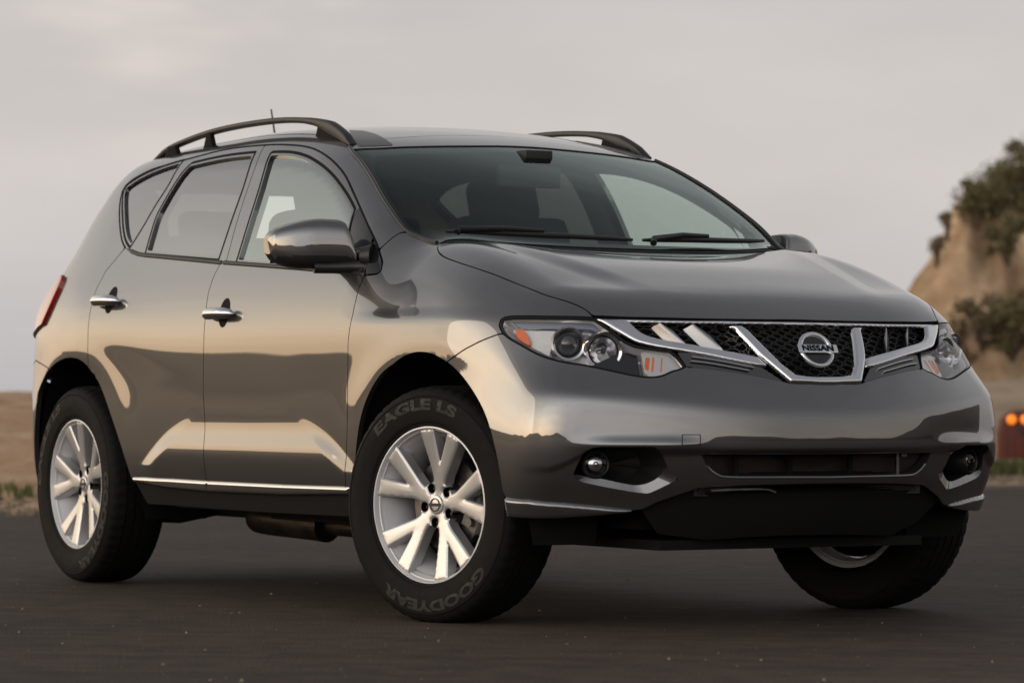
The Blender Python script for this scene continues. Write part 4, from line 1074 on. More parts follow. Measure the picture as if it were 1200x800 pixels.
# ---- headlamps
for side in (-1, 1):
    s3 = np.array([1, side, 1.])
    bowl = poly_patch(lampq, .007, -.001)
    sdl = lambda Q: lamp_sd(Q)
    hl = bowl.mesh('headlamp', M['lampback'], car, side, puff=lambda Q: -.010-.045*sstep(0, .03, lamp_sd(Q)), depth=.01)
    poly_patch(lampq, .007, -.0015).mesh('lamp_lens', M['lens'], hl, side, off=-.0005, depth=.012, flange=False)
    rim_ = poly_patch(lampq, .003).clip(lambda Q: .0045-lamp_sd(Q)); rim_.mesh('lamp_gasket', M['under'], hl, side, off=-.001, depth=.012)
    for key, r, dp in (('proj1', .041, .016), ('proj2', .046, .020)):
        c = np.array(D[key][0]); n = np.array([.90, .42, .0]); n /= np.linalg.norm(n)
        c = c - n*dp
        R = np.array([[n[0], -side*n[1], 0], [side*n[1], n[0], 0], [0, 0, 1]])
        def rot(pr, n_=32):
            m = MB().lathe(pr, n_, 'x'); m.v = [tuple(R @ np.array(v) + c*s3) for v in m.v]; return m
        pj = rot([(r*1.30, -.05), (r*1.32, -.016), (r*1.22, .000), (r*1.06, -.004), (r*.98, -.02), (r*.80, -.028)]).build('projector', M['reflector'], hl)
        if key == 'proj1':
            rot([(.0005, .006), (r*.35, .003), (r*.62, -.006), (r*.82, -.022)]).build('projector_glass', M['bulbglass'], hl)
        else:
            rot([(.0005, -.045), (r*.3, -.042), (r*.6, -.032), (r*.9, -.016)]).build('projector_glass', M['reflector'], hl)
            m = MB(); 
            m.tube([c*s3+np.array([-.03, 0, 0]), c*s3+np.array([-.004, side*.0, 0])], .011, 12); m.build('bulb_shield', M['chrome'], hl)
    lowq = np.vstack([duv('proj2')+[[.035, .015]], duv('turn')[:1]+[[-.012, .012]], duv('turn')[6:7]+[[-.010, .004]], duv('turn')[5:6]+[[-.02, -.006]], fl[21:24]+[[0, .008]]])
    poly_patch(lowq, .005).mesh('smoked_bezel', M['gloss'], hl, side, off=-.034, depth=.01)
    am = duv('amber', True, True)
    poly_patch(am, .004).mesh('side_reflector', M['amber'], hl, side, off=-.012, depth=.02)
    tq = duv('turn', True, True)
    t = poly_patch(tq, .004).mesh('turn_signal', M['clear'], hl, side, off=-.016, depth=.02)
    c = tq.mean(0)
    for du, w_, h_ in ((-.040, .012, .030), (-.020, .005, .036), (.006, .003, .036)):
        q = np.array([[c[0]+du, c[1]-h_+.010], [c[0]+du+w_, c[1]-h_+.004], [c[0]+du+w_, c[1]+h_*.75], [c[0]+du, c[1]+h_*.75]])
        poly_patch(q, .003).cut(lambda Q: -poly_sd(tq)(Q), .003).mesh('amber_stripe', M['amber'], hl, side, off=-.0145, depth=.003)
    # silver upper ledge with a row of ribs
    led = np.vstack([fl[2:8]-[[0, .004]], [[fl[8][0]-.01, fl[8][1]-.02]], (fl[3:8]-[[0, .034]])[::-1]])
    poly_patch(smooth_pts(led, True), .005).mesh('upper_ledge', M['ledge'], hl, side, off=-.020, depth=.02)
    out_ = np.array([fl[2]+[.012, -.035], fl[5]+[.0, -.04], duv('proj1')[0]+[-.055, .01], duv('proj1')[0]+[-.055, -.04], fl[25]+[.01, .014], fl[26]+[.008, .010]])
    poly_patch(out_, .005).mesh('side_bowl', M['clear'], hl, side, off=-.026, depth=.02)

# ---- grille
gr = poly_patch(g_full, .012, -.002).mesh('grille', M['under'], car, -1, off=-.060, depth=.01)
for side in (-1, 1):                                  # walls of the opening
    P = skin(g_half[:, 0], g_half[:, 1]/VS); N = skin_normal(P); s3 = np.array([1, side, 1.])
    MB().grid(np.stack([P*s3, (P-N*.062)*s3], 0)).build('opening_wall', M['under'], gr)
# honeycomb
hx = MB(); pu, pv = .060, .0205
def hexpt(u, v):
    s_ = skin(np.array([u]), np.array([v/VS]))[0]; n = skin_normal(s_[None])[0]; return s_, n
segs = []
v0 = g_full[:, 1].min(); v1 = g_full[:, 1].max()
for i in range(-14, 15):
    for j in range(0, int((v1-v0)/pv)+2):
        u = UC + (i + .5*(j % 2))*pu; v = v0 + j*pv
        a, b = pu*.5, pv*.66
        segs += [((u-a*.42, v+pv*.40), (u+a*.42, v+pv*.40)), ((u+a*.42, v+pv*.40), (u+a*1.0-a*.42*.0-a*.42, v+pv*.40)),
                 ((u+a*.42, v+pv*.40), (u+a*.80, v)), ((u-a*.42, v+pv*.40), (u-a*.80, v)),
                 ((u+a*.80, v), (u+a*1.2, v)), ((u+a*.80, v), (u+a*.58, v-pv*.40)) if False else ((u+a*.80, v), (u+a*.58, v-pv*.60)),
                 ((u-a*.80, v), (u-a*.58, v-pv*.60))]
A = np.array([s_[0] for s_ in segs]); B = np.array([s_[1] for s_ in segs])
ok = (g_sd(A) > .004) & (g_sd(B) > .004) & (np.hypot(*(A-B).T) > .002)
A, B = A[ok], B[ok]
PA = skin(A[:, 0], A[:, 1]/VS); PB = skin(B[:, 0], B[:, 1]/VS); NA = skin_normal(PA); NB = skin_normal(PB)
for a, b, na, nb in zip(PA, PB, NA, NB):
    a = a-na*.034; b = b-nb*.034
    a, b, na, nb = (q*np.array([1, -1, 1]) for q in (a, b, na, nb))
    t = (b-a)/np.linalg.norm(b-a); e = np.cross(t, na); e /= np.linalg.norm(e); e *= .0022
    v = [a-e, a+e, a+e*.6+na*.006, a-e*.6+na*.006, b-e, b+e, b+e*.6+nb*.006, b-e*.6+nb*.006]
    hx.add(v, [(0, 1, 5, 4), (1, 2, 6, 5), (2, 3, 7, 6), (3, 0, 4, 7)])
hx.build('honeycomb_mesh', M['mesh'], gr, smooth=False)
# chrome top bar
tb_r = np.vstack([gtop, [[UC, gtop[-1][1]]], [[UC, gtop[-1][1]-.0135]], gtop[2:][::-1]-[[0, .0135]]])
tb_h = np.vstack([gtop, [[UC, gtop[-1][1]]]]); tb_l = np.vstack([gtop[1:]-[[0, .0135]], [[UC, gtop[-1][1]-.0135]]])
tb = np.vstack([tb_h, mir(tb_h)[1:], mir(tb_l)[::-1][::-1], tb_l[::-1][1:]]) if False else np.vstack([tb_h, mir(tb_h)[1:], mir(tb_l), tb_l[::-1]][:2] + [mir(tb_l[::-1])[::-1][::-1][::-1] if False else (tb_l*[[-1, 1]]+[[2*UC, 0]]), tb_l[::-1]])
sd = poly_sd(tb)
poly_patch(tb, .005).mesh('chrome_bar', M['chrome'], gr, -1, off=-.006, puff=dome(sd, .006, .005), depth=.02)
for side in (-1, 1):
    for key, nm, r, h, mt in (('wingA', 'chrome_wing', .011, .008, 'chrome'), ('slatA', 'slat', .006, .006, 'slat'), ('slatB', 'slat', .006, .006, 'slat')):
        q = duv(key, key == 'wingA', key == 'wingA'); sd0 = poly_sd(q); sd = lambda Q, s0=sd0: s0(Q)+.0015; o_ = -.004 if key == 'wingA' else -.022
        if key != 'wingA': q[0] += .28*(q[1]-q[0]); q[-1] += .28*(q[3]-q[-1])
        pa = poly_patch(q, .004, .0015 if key == 'wingA' else 0); df = dome(sd, r, h)
        if key == 'wingA': pf = lambda Q, df=df, o_=o_: df(Q)+o_
        else:                                         # fins: the edge towards the middle stands forward
            a0, a1, b0, b1 = q[0], q[-1], q[1], q[3]
            def pf(Q, a0=a0, a1=a1, b0=b0, b1=b1):
                t_ = (Q[:, 1]-a0[1])/(a1[1]-a0[1]); ul = a0[0]+(a1[0]-a0[0])*t_; ur = b0[0]+(b1[0]-b0[0])*t_
                return -.026 + .026*np.clip((Q[:, 0]-ul)/np.maximum(ur-ul, .01), 0, 1)
        pa.mesh(nm, M[mt], gr, side, puff=pf, depth=.006)
    q = duv('drl'); sd = poly_sd(q)
    dm = poly_patch(q, .005).mesh('lower_trim', M['smoke'], gr, side, off=-.004, depth=.02)
    ribs = MB()
    for k in (.28, .62):
        a = q[1]*(1-k)+q[10 if len(q) > 10 else -2]*k; 
        top_e = smooth_pts(q[1:5]); bot_e = smooth_pts(q[8:12][::-1]); n = 14
        tt = np.linspace(0.04, .92, n)
        def samp(c, t): 
            s_ = np.linspace(0, 1, len(c)); return np.stack([np.interp(t, s_, c[:, 0]), np.interp(t, s_, c[:, 1])], 1)
        m_ = samp(top_e, tt)*(1-k)+samp(bot_e, tt)*k
        P = skin(m_[:, 0], m_[:, 1]/VS)*np.array([1, side, 1]); ribs.tube(P, .0035, 6)
    ribs.build('trim_rib', M['satin'], gr)
vR = duv('vee'); 
vR = vR.copy()
outer = vR[[0, 16, 15, 14, 13, 12, 11]]              # from the top of the arm down its outer edge
inner = vR[1:8]
outer = outer[outer[:, 0] < UC-.05]
inner = inner[inner[:, 0] < UC-.05]
ob, ib = outer[-1][1], inner[-1][1]
loop = np.vstack([outer, [[UC-.03, ob-.002], [UC, ob-.002]]]); loop_i = np.vstack([inner, [[UC-.03, ib-.002], [UC, ib-.002]]])
vee = np.vstack([loop, mir(loop)[1:], (loop_i*[[-1, 1]]+[[2*UC, 0]]), loop_i[::-1][1:]])
sd0 = poly_sd(vee); sd = lambda Q: sd0(Q)+.0015
df = dome(sd, .012, .016)
poly_patch(vee, .004, .001).mesh('chrome_vee', M['chrome'], gr, -1, puff=lambda Q: df(Q)-.004, depth=.035)

# ---- emblem: ring, bar and lettering
def text_mesh(txt, size, depth, bold=.0):
    cu = bpy.data.curves.new('lettering', 'FONT'); cu.body = txt; cu.size = size; cu.extrude = depth; cu.offset = bold
    cu.align_x = 'CENTER'; cu.align_y = 'CENTER'; cu.resolution_u = 3
    o = bpy.data.objects.new('lettering', cu); col.objects.link(o)
    dg = bpy.context.evaluated_depsgraph_get(); me = o.evaluated_get(dg).to_mesh()
    V = np.array([v.co[:] for v in me.vertices]); F = [tuple(p.vertices) for p in me.polygons]
    o.evaluated_get(dg).to_mesh_clear(); bpy.data.objects.remove(o); bpy.data.curves.remove(cu)
    return V, F
ec = np.array([.806+.012, 0, .866]); tilt = math.radians(26)
E_R = np.array([[0, -math.sin(tilt), math.cos(tilt)], [1, 0, 0], [0, math.cos(tilt), math.sin(tilt)]])   # columns: local x->+y, local y->up the face, local z->out
def emb(v): return np.asarray(v) @ E_R.T + ec
em = MB()
n = 56
ringG = []
for t in np.linspace(0, 2*math.pi, n, endpoint=False):
    rr = []
    for a in np.linspace(0, 2*math.pi, 10, endpoint=False):
        r = .0545 + .0075*math.cos(a); rr.append((r*math.cos(t)*1.06, r*math.sin(t), .006*math.sin(a)))
    ringG.append(emb(rr))
em.grid(ringG, close_u=True, close_v=True)
e = em.build('emblem', M['chrome'], gr)
dk = MB().lathe([(.0005, 0), (.054, 0), (.056, -.010)], 40, 'z'); dk.v = [tuple(p) for p in emb(np.array(dk.v)*[1.06, 1, 1])]; dk.build('emblem_backing', M['gloss'], gr)
bb = MB(); bb.box((0, 0, .006), (.150, .0285, .008)); bb.v = [tuple(p) for p in emb(bb.v)]
bb.build('emblem_bar', M['chrome'], e, bevel=.002) if False else None
bm_ = MB(); bm_.box((0, 0, .006), (.150, .0285, .010)); bm_.v = [tuple(p) for p in emb(bm_.v)]
bar = bm_.build('emblem_bar', M['chrome'], gr, bevel=.0025)
V, F = text_mesh('NISSAN', .0275, .0008, .0007)
V[:, 0] *= 1.16*.118/(np.ptp(V[:, 0])*1.16); V[:, 2] += .0118
link_mesh('lettering', emb(V), F, M['under'], gr, smooth=False)

# ---- rear end (unseen in the photograph, kept simple)
tail_half = np.array([[-3.62, .21], [-3.68, .30], [-3.66, .55], [-3.60, .70], [-3.42, .95], [-3.27, 1.13], [UB, 1.05]])
th_ = np.vstack([tail_half, mir(tail_half, UB)[1:], [[2*UB+3.62, .21]]])
rear_glass = np.array([[-3.72, .66], [-3.52, .92], [-3.40, 1.02], [UB, .98], [UB, .62]])
rg_full = np.vstack([rear_glass[:-1], mir(rear_glass[:-1], UB)])
mb2 = lambda sd: (lambda Q: np.maximum(sd(Q), sd(np.stack([2*UB-Q[:, 0], Q[:, 1]], 1))))
p = poly_patch(th_, .02, -GAP).cut(poly_sd(rg_full)).cut(mb2(tail_sd), .002)
tg = p.mesh('tailgate', M['paint'], car, -1, depth=.02)
poly_patch(rg_full, .03).mesh('rear_window', M['privacy'], tg, -1, off=-.006, flange=False)
rbh = np.vstack([[[-3.0, .10]], duv('rbumpgap')[::-1], [[-3.62, .205], [UB, .205]]]); rbl = np.array([[-3.30, -.26], [UB, -.27]])
rb_full = np.vstack([rbh, mir(rbh, UB)[1:], (rbl*[[-1, 1]]+[[2*UB, 0]]), rbl[::-1]])
poly_patch(rb_full, .015, -GAP).cut(mb2(arch_r)).mesh('rear_bumper', M['paint'], car, -1, depth=.02)

# ---- dark structure inside the skin, floor, exhaust, suspension
core = MB()
core.box((-1.6, 0, .40), (3.9, 1.10, .26)); core.box((.22, 0, .62), (.80, 1.06, .62)); core.box((-1.36, 0, .42), (1.62, 1.66, .17))
core.box((-3.35, 0, .62), (.55, 1.2, .5))
core.build('floor_pan', M['under'], car, smooth=False)
tray = MB(); tray.box((.30, 0, .262), (.80, 1.0, .03)); tray.box((-.9, 0, .27), (1.8, .9, .04)); tray.box((-2.4, 0, .29), (1.0, .9, .06))
tray.build('undertray', M['under'], car, smooth=False)
ex = MB()
ex.tube(smooth_pts([(-.55, -.40, .25), (-1.0, -.42, .245), (-1.5, -.44, .25), (-1.75, -.47, .26)]), .035, 14)
ex.tube(smooth_pts([(-1.58, -.46, .25), (-1.66, -.47, .255), (-1.95, -.5, .265), (-2.05, -.5, .27)]), [.05]*3+[.075]*7+[.05]*3 if False else .060, 18)
ex.build('exhaust_pipe', M['rust'], car)
for y in (-1, 1):
    MB().tube([(-2.25, y*.45, .33), (-2.5, y*.62, .27), (-2.78, y*.70, .27)], .035, 8).build('suspension_arm', M['under'], car)
    MB().tube([(0, y*.35, .3), (-.03, y*.68, .27)], .03, 8).build('suspension_arm', M['under'], car)
    MB().box((-1.3, y*.80, .335), (1.55, .06, .05)).build('sill_flange', M['under'], car)
# ---- wheels
TW, TR, RR = .118, .381, .246
def tyre_profile():
    pr = []
    for y, r in ((-.085, RR-.004), (-.099, RR+.001), (-.106, RR+.006), (-.1090, RR+.011), (-.1085, RR+.0135), (-.1115, RR+.016), (-.114, RR+.024), (-.1195, RR+.050), (-.1205, RR+.070), (-.118, RR+.092), (-.1165, RR+.098), (-.1185, RR+.1005), (-.1150, RR+.1035), (-.113, RR+.108), (-.107, TR-.018), (-.098, TR-.0095), (-.088, TR-.0050), (-.070, TR-.0025)):
        pr.append((r, y))
    def groove(y, w=.0045, d=.008): return [(TR-.0012, y-w), (TR-d, y-w*.8), (TR-d, y+w*.8), (TR-.0012, y+w)]
    mid = groove(-.055)+groove(-.019)+groove(.019)+groove(.055)
    return pr + mid + [(r, -y) for r, y in reversed(pr)]
def tyre_mesh():
    pr = tyre_profile(); n = 216; G = []
    rnd = random.Random(4)
    for k in range(n):
        a = 2*math.pi*k/n; ring_ = []
        for i, (r, y) in enumerate(pr):
            rr = r
            if r > TR-.02 and abs(y) > .062 and (k % 4) == 0: rr = r - .0055*min(1, (r-(TR-.02))/.012)
            if r > TR-.004 and .024 < abs(y) < .052 and (k % 6) == 0: rr = r-.004
            if abs(abs(y)-.112) < .002 and (k % 2) == 0: rr = r - .0015
            ring_.append((rr*math.cos(a), y, rr*math.sin(a)))
        G.append(ring_)
    m = MB(); m.grid(G, close_u=True); return m
def spoke_patch():
    """front face of the rim in its own plane: (a, b) right and up as seen from outside"""
    def cap(Q, p, q, r0, r1):
        p = np.array(p); q = np.array(q); e = q-p; t = np.clip(((Q-p)@e)/(e@e), 0, 1)
        d = Q-p-t[:, None]*e; return (r0+(r1-r0)*t) - np.hypot(d[:, 0], d[:, 1])
    def sd(Q):
        r = np.hypot(Q[:, 0], Q[:, 1]); f = .074-r
        for k in range(5):
            c = 2*math.pi*k/5
            def pt(rr, a): return (rr*math.cos(c+a), rr*math.sin(c+a))
            f = np.maximum(f, cap(Q, (0, 0), pt(.100, 0), .0225, .0270))
            for s_ in (-1, 1):
                f = smax(f, cap(Q, pt(.096, .085*s_), pt(.249, .262*s_), .0195, .0305), .007)
        for k in range(5):
            a = 2*math.pi*(k+.5)/5
            f = np.minimum(f, np.hypot(Q[:, 0]-.0575*math.cos(a), Q[:, 1]-.0575*math.sin(a))-.0162)
        return np.minimum(f, .2430-r)
    Q = grid_patch((-.24, -.24), (.24, .24), .0045)
    Q.clip(sd); return Q, sd
_sp = spoke_patch()
def build_wheel(x, y, side, steer, spin, letter_at, hz=.381):
    """side -1 right, +1 left; local frame: y axis = axle, outer face at -y, then turned round for the left"""
    w = empty('wheel', (x, y, hz), car)
    w.rotation_euler = (0, 0, steer + (math.pi if side > 0 else 0))
    ty = tyre_mesh().build('tyre', M['rubber'], w, angle=50)
    # raised lettering on the outer wall
    for txt, mid, span in (('EAGLE LS', letter_at, 70), ('GOODYEAR', letter_at+math.pi, 88)):
        V, F = text_mesh(txt, .046, .0010, .0022)
        rr = RR+.073
        V[:, 0] *= math.radians(span)*rr/np.ptp(V[:, 0])
        ang = mid - V[:, 0]/rr; r = rr + V[:, 1]
        yy = -np.interp(r, [RR+.006, RR+.024, RR+.050, RR+.070, RR+.092, RR+.108], [.106, .114, .1195, .1205, .118, .113]) - V[:, 2] - .0003
        MB().add(np.stack([r*np.cos(ang), yy, r*np.sin(ang)], 1), F).build('raised_lettering', M['letter'], w, smooth=False)
    # barrel with rolled lip
    br = MB().lathe([(.2375, -.086), (.2475, -.0905), (.2515, -.0975), (.2500, -.1045), (.2455, -.1055), (.2430, -.099), (.2400, -.080), (.226, -.052), (.210, -.022), (.205, .0), (.208, .05), (.215, .085), (.236, .095), (.236, .099), (.224, .094), (.205, .06), (.205, .0), (.214, -.04), (.225, -.07)], 96)
    rim = br.build('rim', M['barrel'], w, angle=35)
    Q, sd = _sp
    c, s_ = math.cos(spin), math.sin(spin)
    q = Q.Q; r = np.hypot(q[:, 0], q[:, 1]); e = np.clip(sd(q), 0, .03)
    h = -.062 - .031*np.clip((r-.03)/.21, 0, 1)**1.25 - .0040*np.clip(e/.0045, 0, 1) - .0012*np.clip(e/.020, 0, 1)
    top = np.stack([q[:, 0]*c-q[:, 1]*s_, h, q[:, 0]*s_+q[:, 1]*c], 1)
    cnt = set((a, b) for f in Q.F for a, b in zip(f, f[1:]+f[:1]))
    ed = [(a, b) for a, b in cnt if (b, a) not in cnt]
    V = list(top); F = [tuple(f) for f in Q.F]; mp = {}
    for a, b in ed:
        for i in (a, b):
            if i not in mp:
                mp[i] = len(V); V.append(tuple(top[i])); V.append((top[i][0]*.985, top[i][1]+.040, top[i][2]*.985))
        F.append((mp[b], mp[a], mp[a]+1, mp[b]+1))
    sp = MB().add(V, F).build('spokes', M['rim'], w, angle=30)
    MB().lathe([(.0005, -.0745), (.022, -.0745), (.029, -.0725), (.031, -.068), (.031, -.05)], 32).build('hub_cap', M['rim'], w)
    lg = MB().lathe([(.0185, -.0758), (.0185, -.0772), (.0215, -.0772), (.0215, -.0750)], 28); 
    lg.box((0, -.0758, 0), (.050, .003, .010)); lg.build('hub_emblem', M['bolt'], w)
    for k in range(5):
        nuts = MB(); a = spin + 2*math.pi*(k+.5)/5; nuts.lathe([(.0005, -.052), (.006, -.052), (.0085, -.048), (.0085, -.02)], 6, c=(.0575*math.cos(a), 0, .0575*math.sin(a)))
        nuts.lathe([(.0160, -.064), (.0150, -.030), (.0005, -.030)], 18, c=(.0575*math.cos(a), 0, .0575*math.sin(a)))
        nuts.build('lug_nut', M['bolt'], w)
    dk = MB().lathe([(.075, -.038), (.080, -.015), (.150, -.015), (.1515, -.010), (.1515, .010), (.075, .010)], 64); dk.build('brake_disc', M['steel'], w)
    cp = MB(); G = []
    cang = math.radians(-8) if side < 0 else math.radians(188)
    for a in np.linspace(-.42, .42, 12):
        G.append([(r_*math.cos(a+cang), y_, r_*math.sin(a+cang)) for r_, y_ in ((.105, -.045), (.168, -.042), (.178, -.02), (.178, .03), (.105, .03))])
    cp.grid(G, close_v=True)
    for a in (-.25, .25): cp.tube([(.14*math.cos(a+cang), -.056, .14*math.sin(a+cang)), (.14*math.cos(a+cang), -.02, .14*math.sin(a+cang))], .014, 12)
    cp.build('brake_caliper', M['iron'], w)
    back = MB().lathe([(.0005, .03), (.14, .035), (.20, .05)], 32).build('dust_shield', M['under'], w)
    return w
ST = math.radians(16)
build_wheel(-.045, -.815, -1, ST, math.radians(80), math.radians(100), .374)
build_wheel(-.015, .800, 1, ST, math.radians(40), math.radians(200), .376)
build_wheel(-2.825, -.806, -1, 0, math.radians(102), math.radians(147))
build_wheel(-2.825, .806, 1, 0, math.radians(10), math.radians(30))

# ---- door mirrors
for side in (-1, 1):
    G = []
    # rows across y from the inner end to the tip; each a rounded outline in (x, z)
    for k, t in enumerate(np.linspace(0, 1, 22)):
        y = .872 + .240*t
        top = 1.322 - .012*(1-t) - .052*max(0, (t-.35)/.65)**1.7 - .10*max(0, (.12-t)/.12)**2
        bot = 1.143 + .004*t + .035*max(0, (t-.6)/.4)**2 + .012*max(0, (.12-t)/.12)**2
        if t > .93: 
            s_ = math.sqrt(max(0, 1-((t-.93)/.07)**2)); mid = (top+bot)/2; top = mid+(top-mid)*(.72+.28*s_); bot = mid+(bot-mid)*(.72+.28*s_)
        fx_ = -.590 - .085*t - .05*max(0, (t-.55)/.45)**2      # nose of the shell
        bx_ = -.745 - .055*t
        dep = fx_-bx_; ring_ = []
        for a in np.linspace(0, 2*math.pi, 40, endpoint=False):
            ca, sa = math.cos(a), math.sin(a)
            ex_ = .75
            xx = abs(ca)**ex_*(1 if ca > 0 else -1); zz = abs(sa)**.62*(1 if sa > 0 else -1)
            if ca < 0: xx = -abs(ca)**.35
            ring_.append(((fx_+bx_)/2+dep/2*xx, side*y, (top+bot)/2+(top-bot)/2*zz))
        G.append(ring_)
    m = MB().grid(G, close_v=True)
    k0 = 0; nn = 40; m.f.append(tuple(range(nn))); m.f.append(tuple(21*nn+j for j in reversed(range(nn))))
    # lower black half as a piece of its own
    up_, lo_ = MB(), MB()
    V = np.array(m.v)
    up_.v = m.v; lo_.v = m.v
    for f in m.f:
        zc = V[list(f)][:, 2].mean(); (up_ if zc > 1.186 else lo_).f.append(f)
    mo = up_.build('door_mirror', M['paint'], car)
    lo_.build('lower_shell', M['black'], mo)
    gl = MB(); gl.grid([[(-.751-.055*t, side*(.872+.240*t), z) for z in np.linspace(1.165, 1.30-.03*t, 5)] for t in np.linspace(.1, .9, 8)]).build('mirror_glass', M['mirror'], mo)
    arm = MB()
    arm.tube(smooth_pts([(-.565, side*.835, 1.150), (-.60, side*.865, 1.152), (-.64, side*.92, 1.150), (-.67, side*.99, 1.150)]), [.030]*4+[.026]*9, 14, flat=.8)
    arm.tube([(-.555, side*.825, 1.185), (-.585, side*.850, 1.185)], [.045, .034], 16)
    arm.tube(smooth_pts([(-.575, side*.845, 1.205), (-.60, side*.86, 1.20), (-.62, side*.875, 1.175)]), .016, 10)
    arm.build('mirror_arm', M['black'], mo)

# ---- roof rails
for side in (-1, 1):
    rp = smooth_pts([(-2.90, .560, 1.628), (-2.80, .567, 1.660), (-2.70, .575, 1.684), (-2.5, .585, 1.707), (-2.25, .592, 1.725), (-1.95, .597, 1.731), (-1.65, .600, 1.725), (-1.42, .602, 1.704), (-1.30, .604, 1.678), (-1.2, .607, 1.645), (-1.10, .613, 1.600)], k=5)
    rr = np.interp(rp[:, 0], [-2.90, -2.75, -2.4, -1.5, -1.38, -1.28, -1.16, -1.10], [.005, .0095, .0105, .011, .015, .024, .019, .005])
    fl_ = np.ones(len(rp))
    m = MB(); G = []
    T = np.gradient(rp, axis=0); T /= np.linalg.norm(T, axis=1)[:, None]
    for i in range(len(rp)):
        nrm = np.cross(T[i], [0, 1, 0]); nrm /= np.linalg.norm(nrm); nrm *= np.sign(nrm[2])
        ring_ = []
        for a in np.linspace(0, 2*math.pi, 16, endpoint=False):
            ca, sa = math.cos(a), math.sin(a)
            ca = abs(ca)**.6*np.sign(ca); sa = abs(sa)**.6*np.sign(sa)
            q = rp[i] + np.array([0, .017*ca, 0]) + nrm*rr[i]*sa; ring_.append((q[0], side*q[1], q[2]))
        G.append(ring_)
    m.grid(G, close_v=True); m.f.append(tuple(range(16))); m.f.append(tuple((len(rp)-1)*16+j for j in reversed(range(16))))
    rail = m.build('roof_rail', M['black'], car)
    for xa, xb, za in ((-1.40, -1.20, 1.690), (-2.33, -2.27, 1.722), (-2.68, -2.58, 1.690)):
        zr = float(roof_z(np.array(-1.4 if xa > -2 else xa), np.array(.6)))
        ft = MB()
        top = [(xa+.02, za), (xb-.02 if xa < -2 else xb, za - (.03 if xa > -2 else 0))]
        a = [(xa+.03, .586), (xb, .586)]
        v = []
        for yy in (.590, .610):
            v += [(xa+.035 if xa < -2 else xa+.02, side*yy, za), (xb, side*yy, za-(.045 if xa > -2 else 0)), (xb+.03, side*yy, P3([xb], [.60])[0][2]-.012), (xa, side*yy, P3([xa], [.60])[0][2]-.012)]
        ft.add(v, [(0, 1, 2, 3), (7, 6, 5, 4), (0, 4, 5, 1), (1, 5, 6, 2), (2, 6, 7, 3), (3, 7, 4, 0)])
        ft.build('rail_foot', M['under'], rail, bevel=.004)

# ---- antenna, wipers, screen edge mouldings
an = MB(); an.tube([(-2.90, .0, 1.675), (-2.925, .0, 1.76), (-2.965, 0, 1.885)], [.007, .0045, .0035], 8); an.lathe([(.028, 1.672), (.02, 1.69), (.009, 1.70)], 16, 'z', (-2.90, 0, 0))
an.build('antenna', M['black'], car)
def on_screen(x, w, o):
    P = P3([x], [abs(w)])[0]; n = skin_normal(P[None])[0]; q = P+n*o; return np.array([q[0], math.copysign(q[1], w) if w else 0, q[2]])
for wa, wb, pv_w in ((-.655, -.03, -.30), (.01, .60, .36)):
    wm = MB(); n_ = 15
    pts = [on_screen(float(glass_base(q))-.030-.012*math.sin(math.pi*t), q, .016) for t in np.linspace(0, 1, n_) for q in [wa+(wb-wa)*t]]
    wm.tube(pts, np.interp(np.linspace(0, 1, n_), [0, .1, .5, .9, 1], [.005, .008, .010, .008, .005]), 8)
    piv = on_screen(float(glass_base(wa))-.005, wa+.02, .010); c = pts[7]
    wm.tube([c+np.array([0, 0, .014]), pts[4]+np.array([.01, 0, .016]), (pts[1]+piv)/2+np.array([.012, 0, .012]), piv+np.array([.015, 0, .006])], [.007, .009, .011, .012], 8)
    wm.build('wiper', M['black'], car)
for side in (-1, 1):
    P = P3(we2[:, 0], we2[:, 1]); N = skin_normal(P); P = (P+N*.0015)*np.array([1, side, 1])
    MB().tube(P, .0075, 8).build('screen_moulding', M['trim'], car)

# ---- cabin
trim_poly = np.vstack([dlo[4:29], dlo[29:37]])
cab = MB()
lin_poly = np.vstack([[[-.45, .40]], [[-.45, .62]], duv('wsedge')[::-1][3:], roof_uv[1:], [[-3.2, 1.1], [-3.2, .4]]])
for side in (-1, 1):
    p = poly_patch(lin_poly, .02).cut(poly_sd(gF), .0).cut(poly_sd(gR), .0).cut(poly_sd(gQ), .0).cut(poly_sd(sl), 0)
    p.mesh('cabin_lining', M['liner'], car, side, off=-.045, depth=.0, flange=False)
p = poly_patch(np.vstack([half[6:] if False else half, half[::-1]*[1, -1]]) , .04, .03, top=True)
p.mesh('headliner', M['liner'], car, -1, off=-.045, flange=False)
dm = MB()
dm.box((-.55, 0, 1.03), (.55, 1.50, .26)); dm.build('dashboard', M['dash'], car, bevel=.06)
ct = MB(); ct.box((-1.2, 0, .62), (1.2, .26, .35)); ct.box((-1.9, 0, .50), (3.0, 1.5, .1)); ct.build('centre_console', M['dash'], car, bevel=.03)
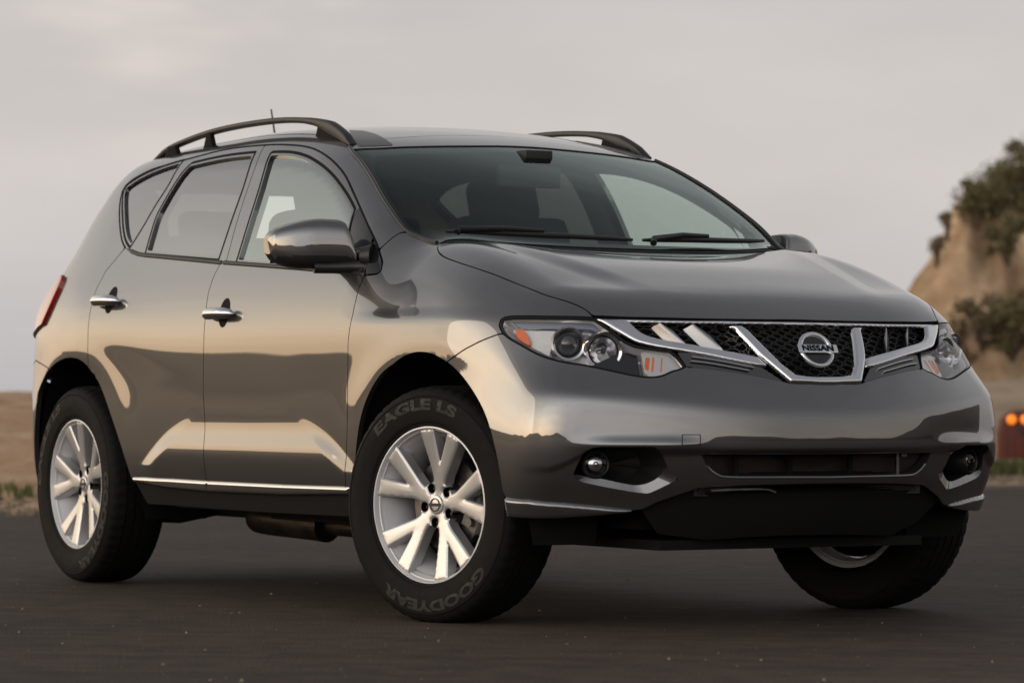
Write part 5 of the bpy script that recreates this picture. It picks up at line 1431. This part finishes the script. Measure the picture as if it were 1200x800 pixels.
for y in (-.37, .37):
    s_ = empty('seat', (-1.30, y, 0), car)
    m = MB(); m.box((0, 0, .72), (.52, .50, .18)); m.build('cushion', M['cloth'], s_, bevel=.05)
    R = Matrix.Rotation(math.radians(-18), 3, 'Y')
    m = MB(); m.box((-.33, 0, 1.08), (.16, .50, .66), np.array(R)); m.build('backrest', M['cloth'], s_, bevel=.06)
    m = MB(); m.box((-.44, 0, 1.46), (.10, .28, .17), np.array(R)); m.build('headrest', M['cloth'], s_, bevel=.04)
    m = MB()
    for d in (-.06, .06): m.tube([(-.42, d, 1.36), (-.44, d, 1.45)], .008, 6)
    m.build('headrest_post', M['satin'], s_)
s_ = empty('rear_bench', (-2.25, 0, 0), car)
m = MB(); m.box((0, 0, .74), (.5, 1.3, .18)); m.build('cushion', M['cloth'], s_, bevel=.05)
m = MB(); m.box((-.33, 0, 1.05), (.16, 1.3, .60), np.array(R)); m.build('backrest', M['cloth'], s_, bevel=.06)
for y in (-.40, .40):
    m = MB(); m.box((-.44, y, 1.38), (.09, .26, .13), np.array(R)); m.build('headrest', M['cloth'], s_, bevel=.035)
sw = MB(); G = []
swc = np.array([-.88, .37, 1.09]); ta = math.radians(25)
for t in np.linspace(0, 2*math.pi, 36, endpoint=False):
    G.append([swc + np.array([-(.185+.016*math.cos(a))*math.sin(t)*math.sin(ta)+.014*math.sin(a)*math.cos(ta), (.185+.016*math.cos(a))*math.cos(t), (.185+.016*math.cos(a))*math.sin(t)*math.cos(ta)+.014*math.sin(a)*math.sin(ta)]) for a in np.linspace(0, 2*math.pi, 8, endpoint=False)])
sw.grid(G, close_u=True, close_v=True); sw.box(swc, (.05, .34, .05)); sw.box(swc, (.05, .12, .14)); sw.build('steering_wheel', M['dash'], car)
rm = MB(); rm.box((-.93, 0, 1.50), (.03, .25, .075)); rm.tube([(-.92, 0, 1.54), (-.88, 0, 1.585)], .012, 8); rm.box((-.905, 0, 1.575), (.10, .11, .03)); rm.build('inside_mirror', M['dash'], car, bevel=.012)
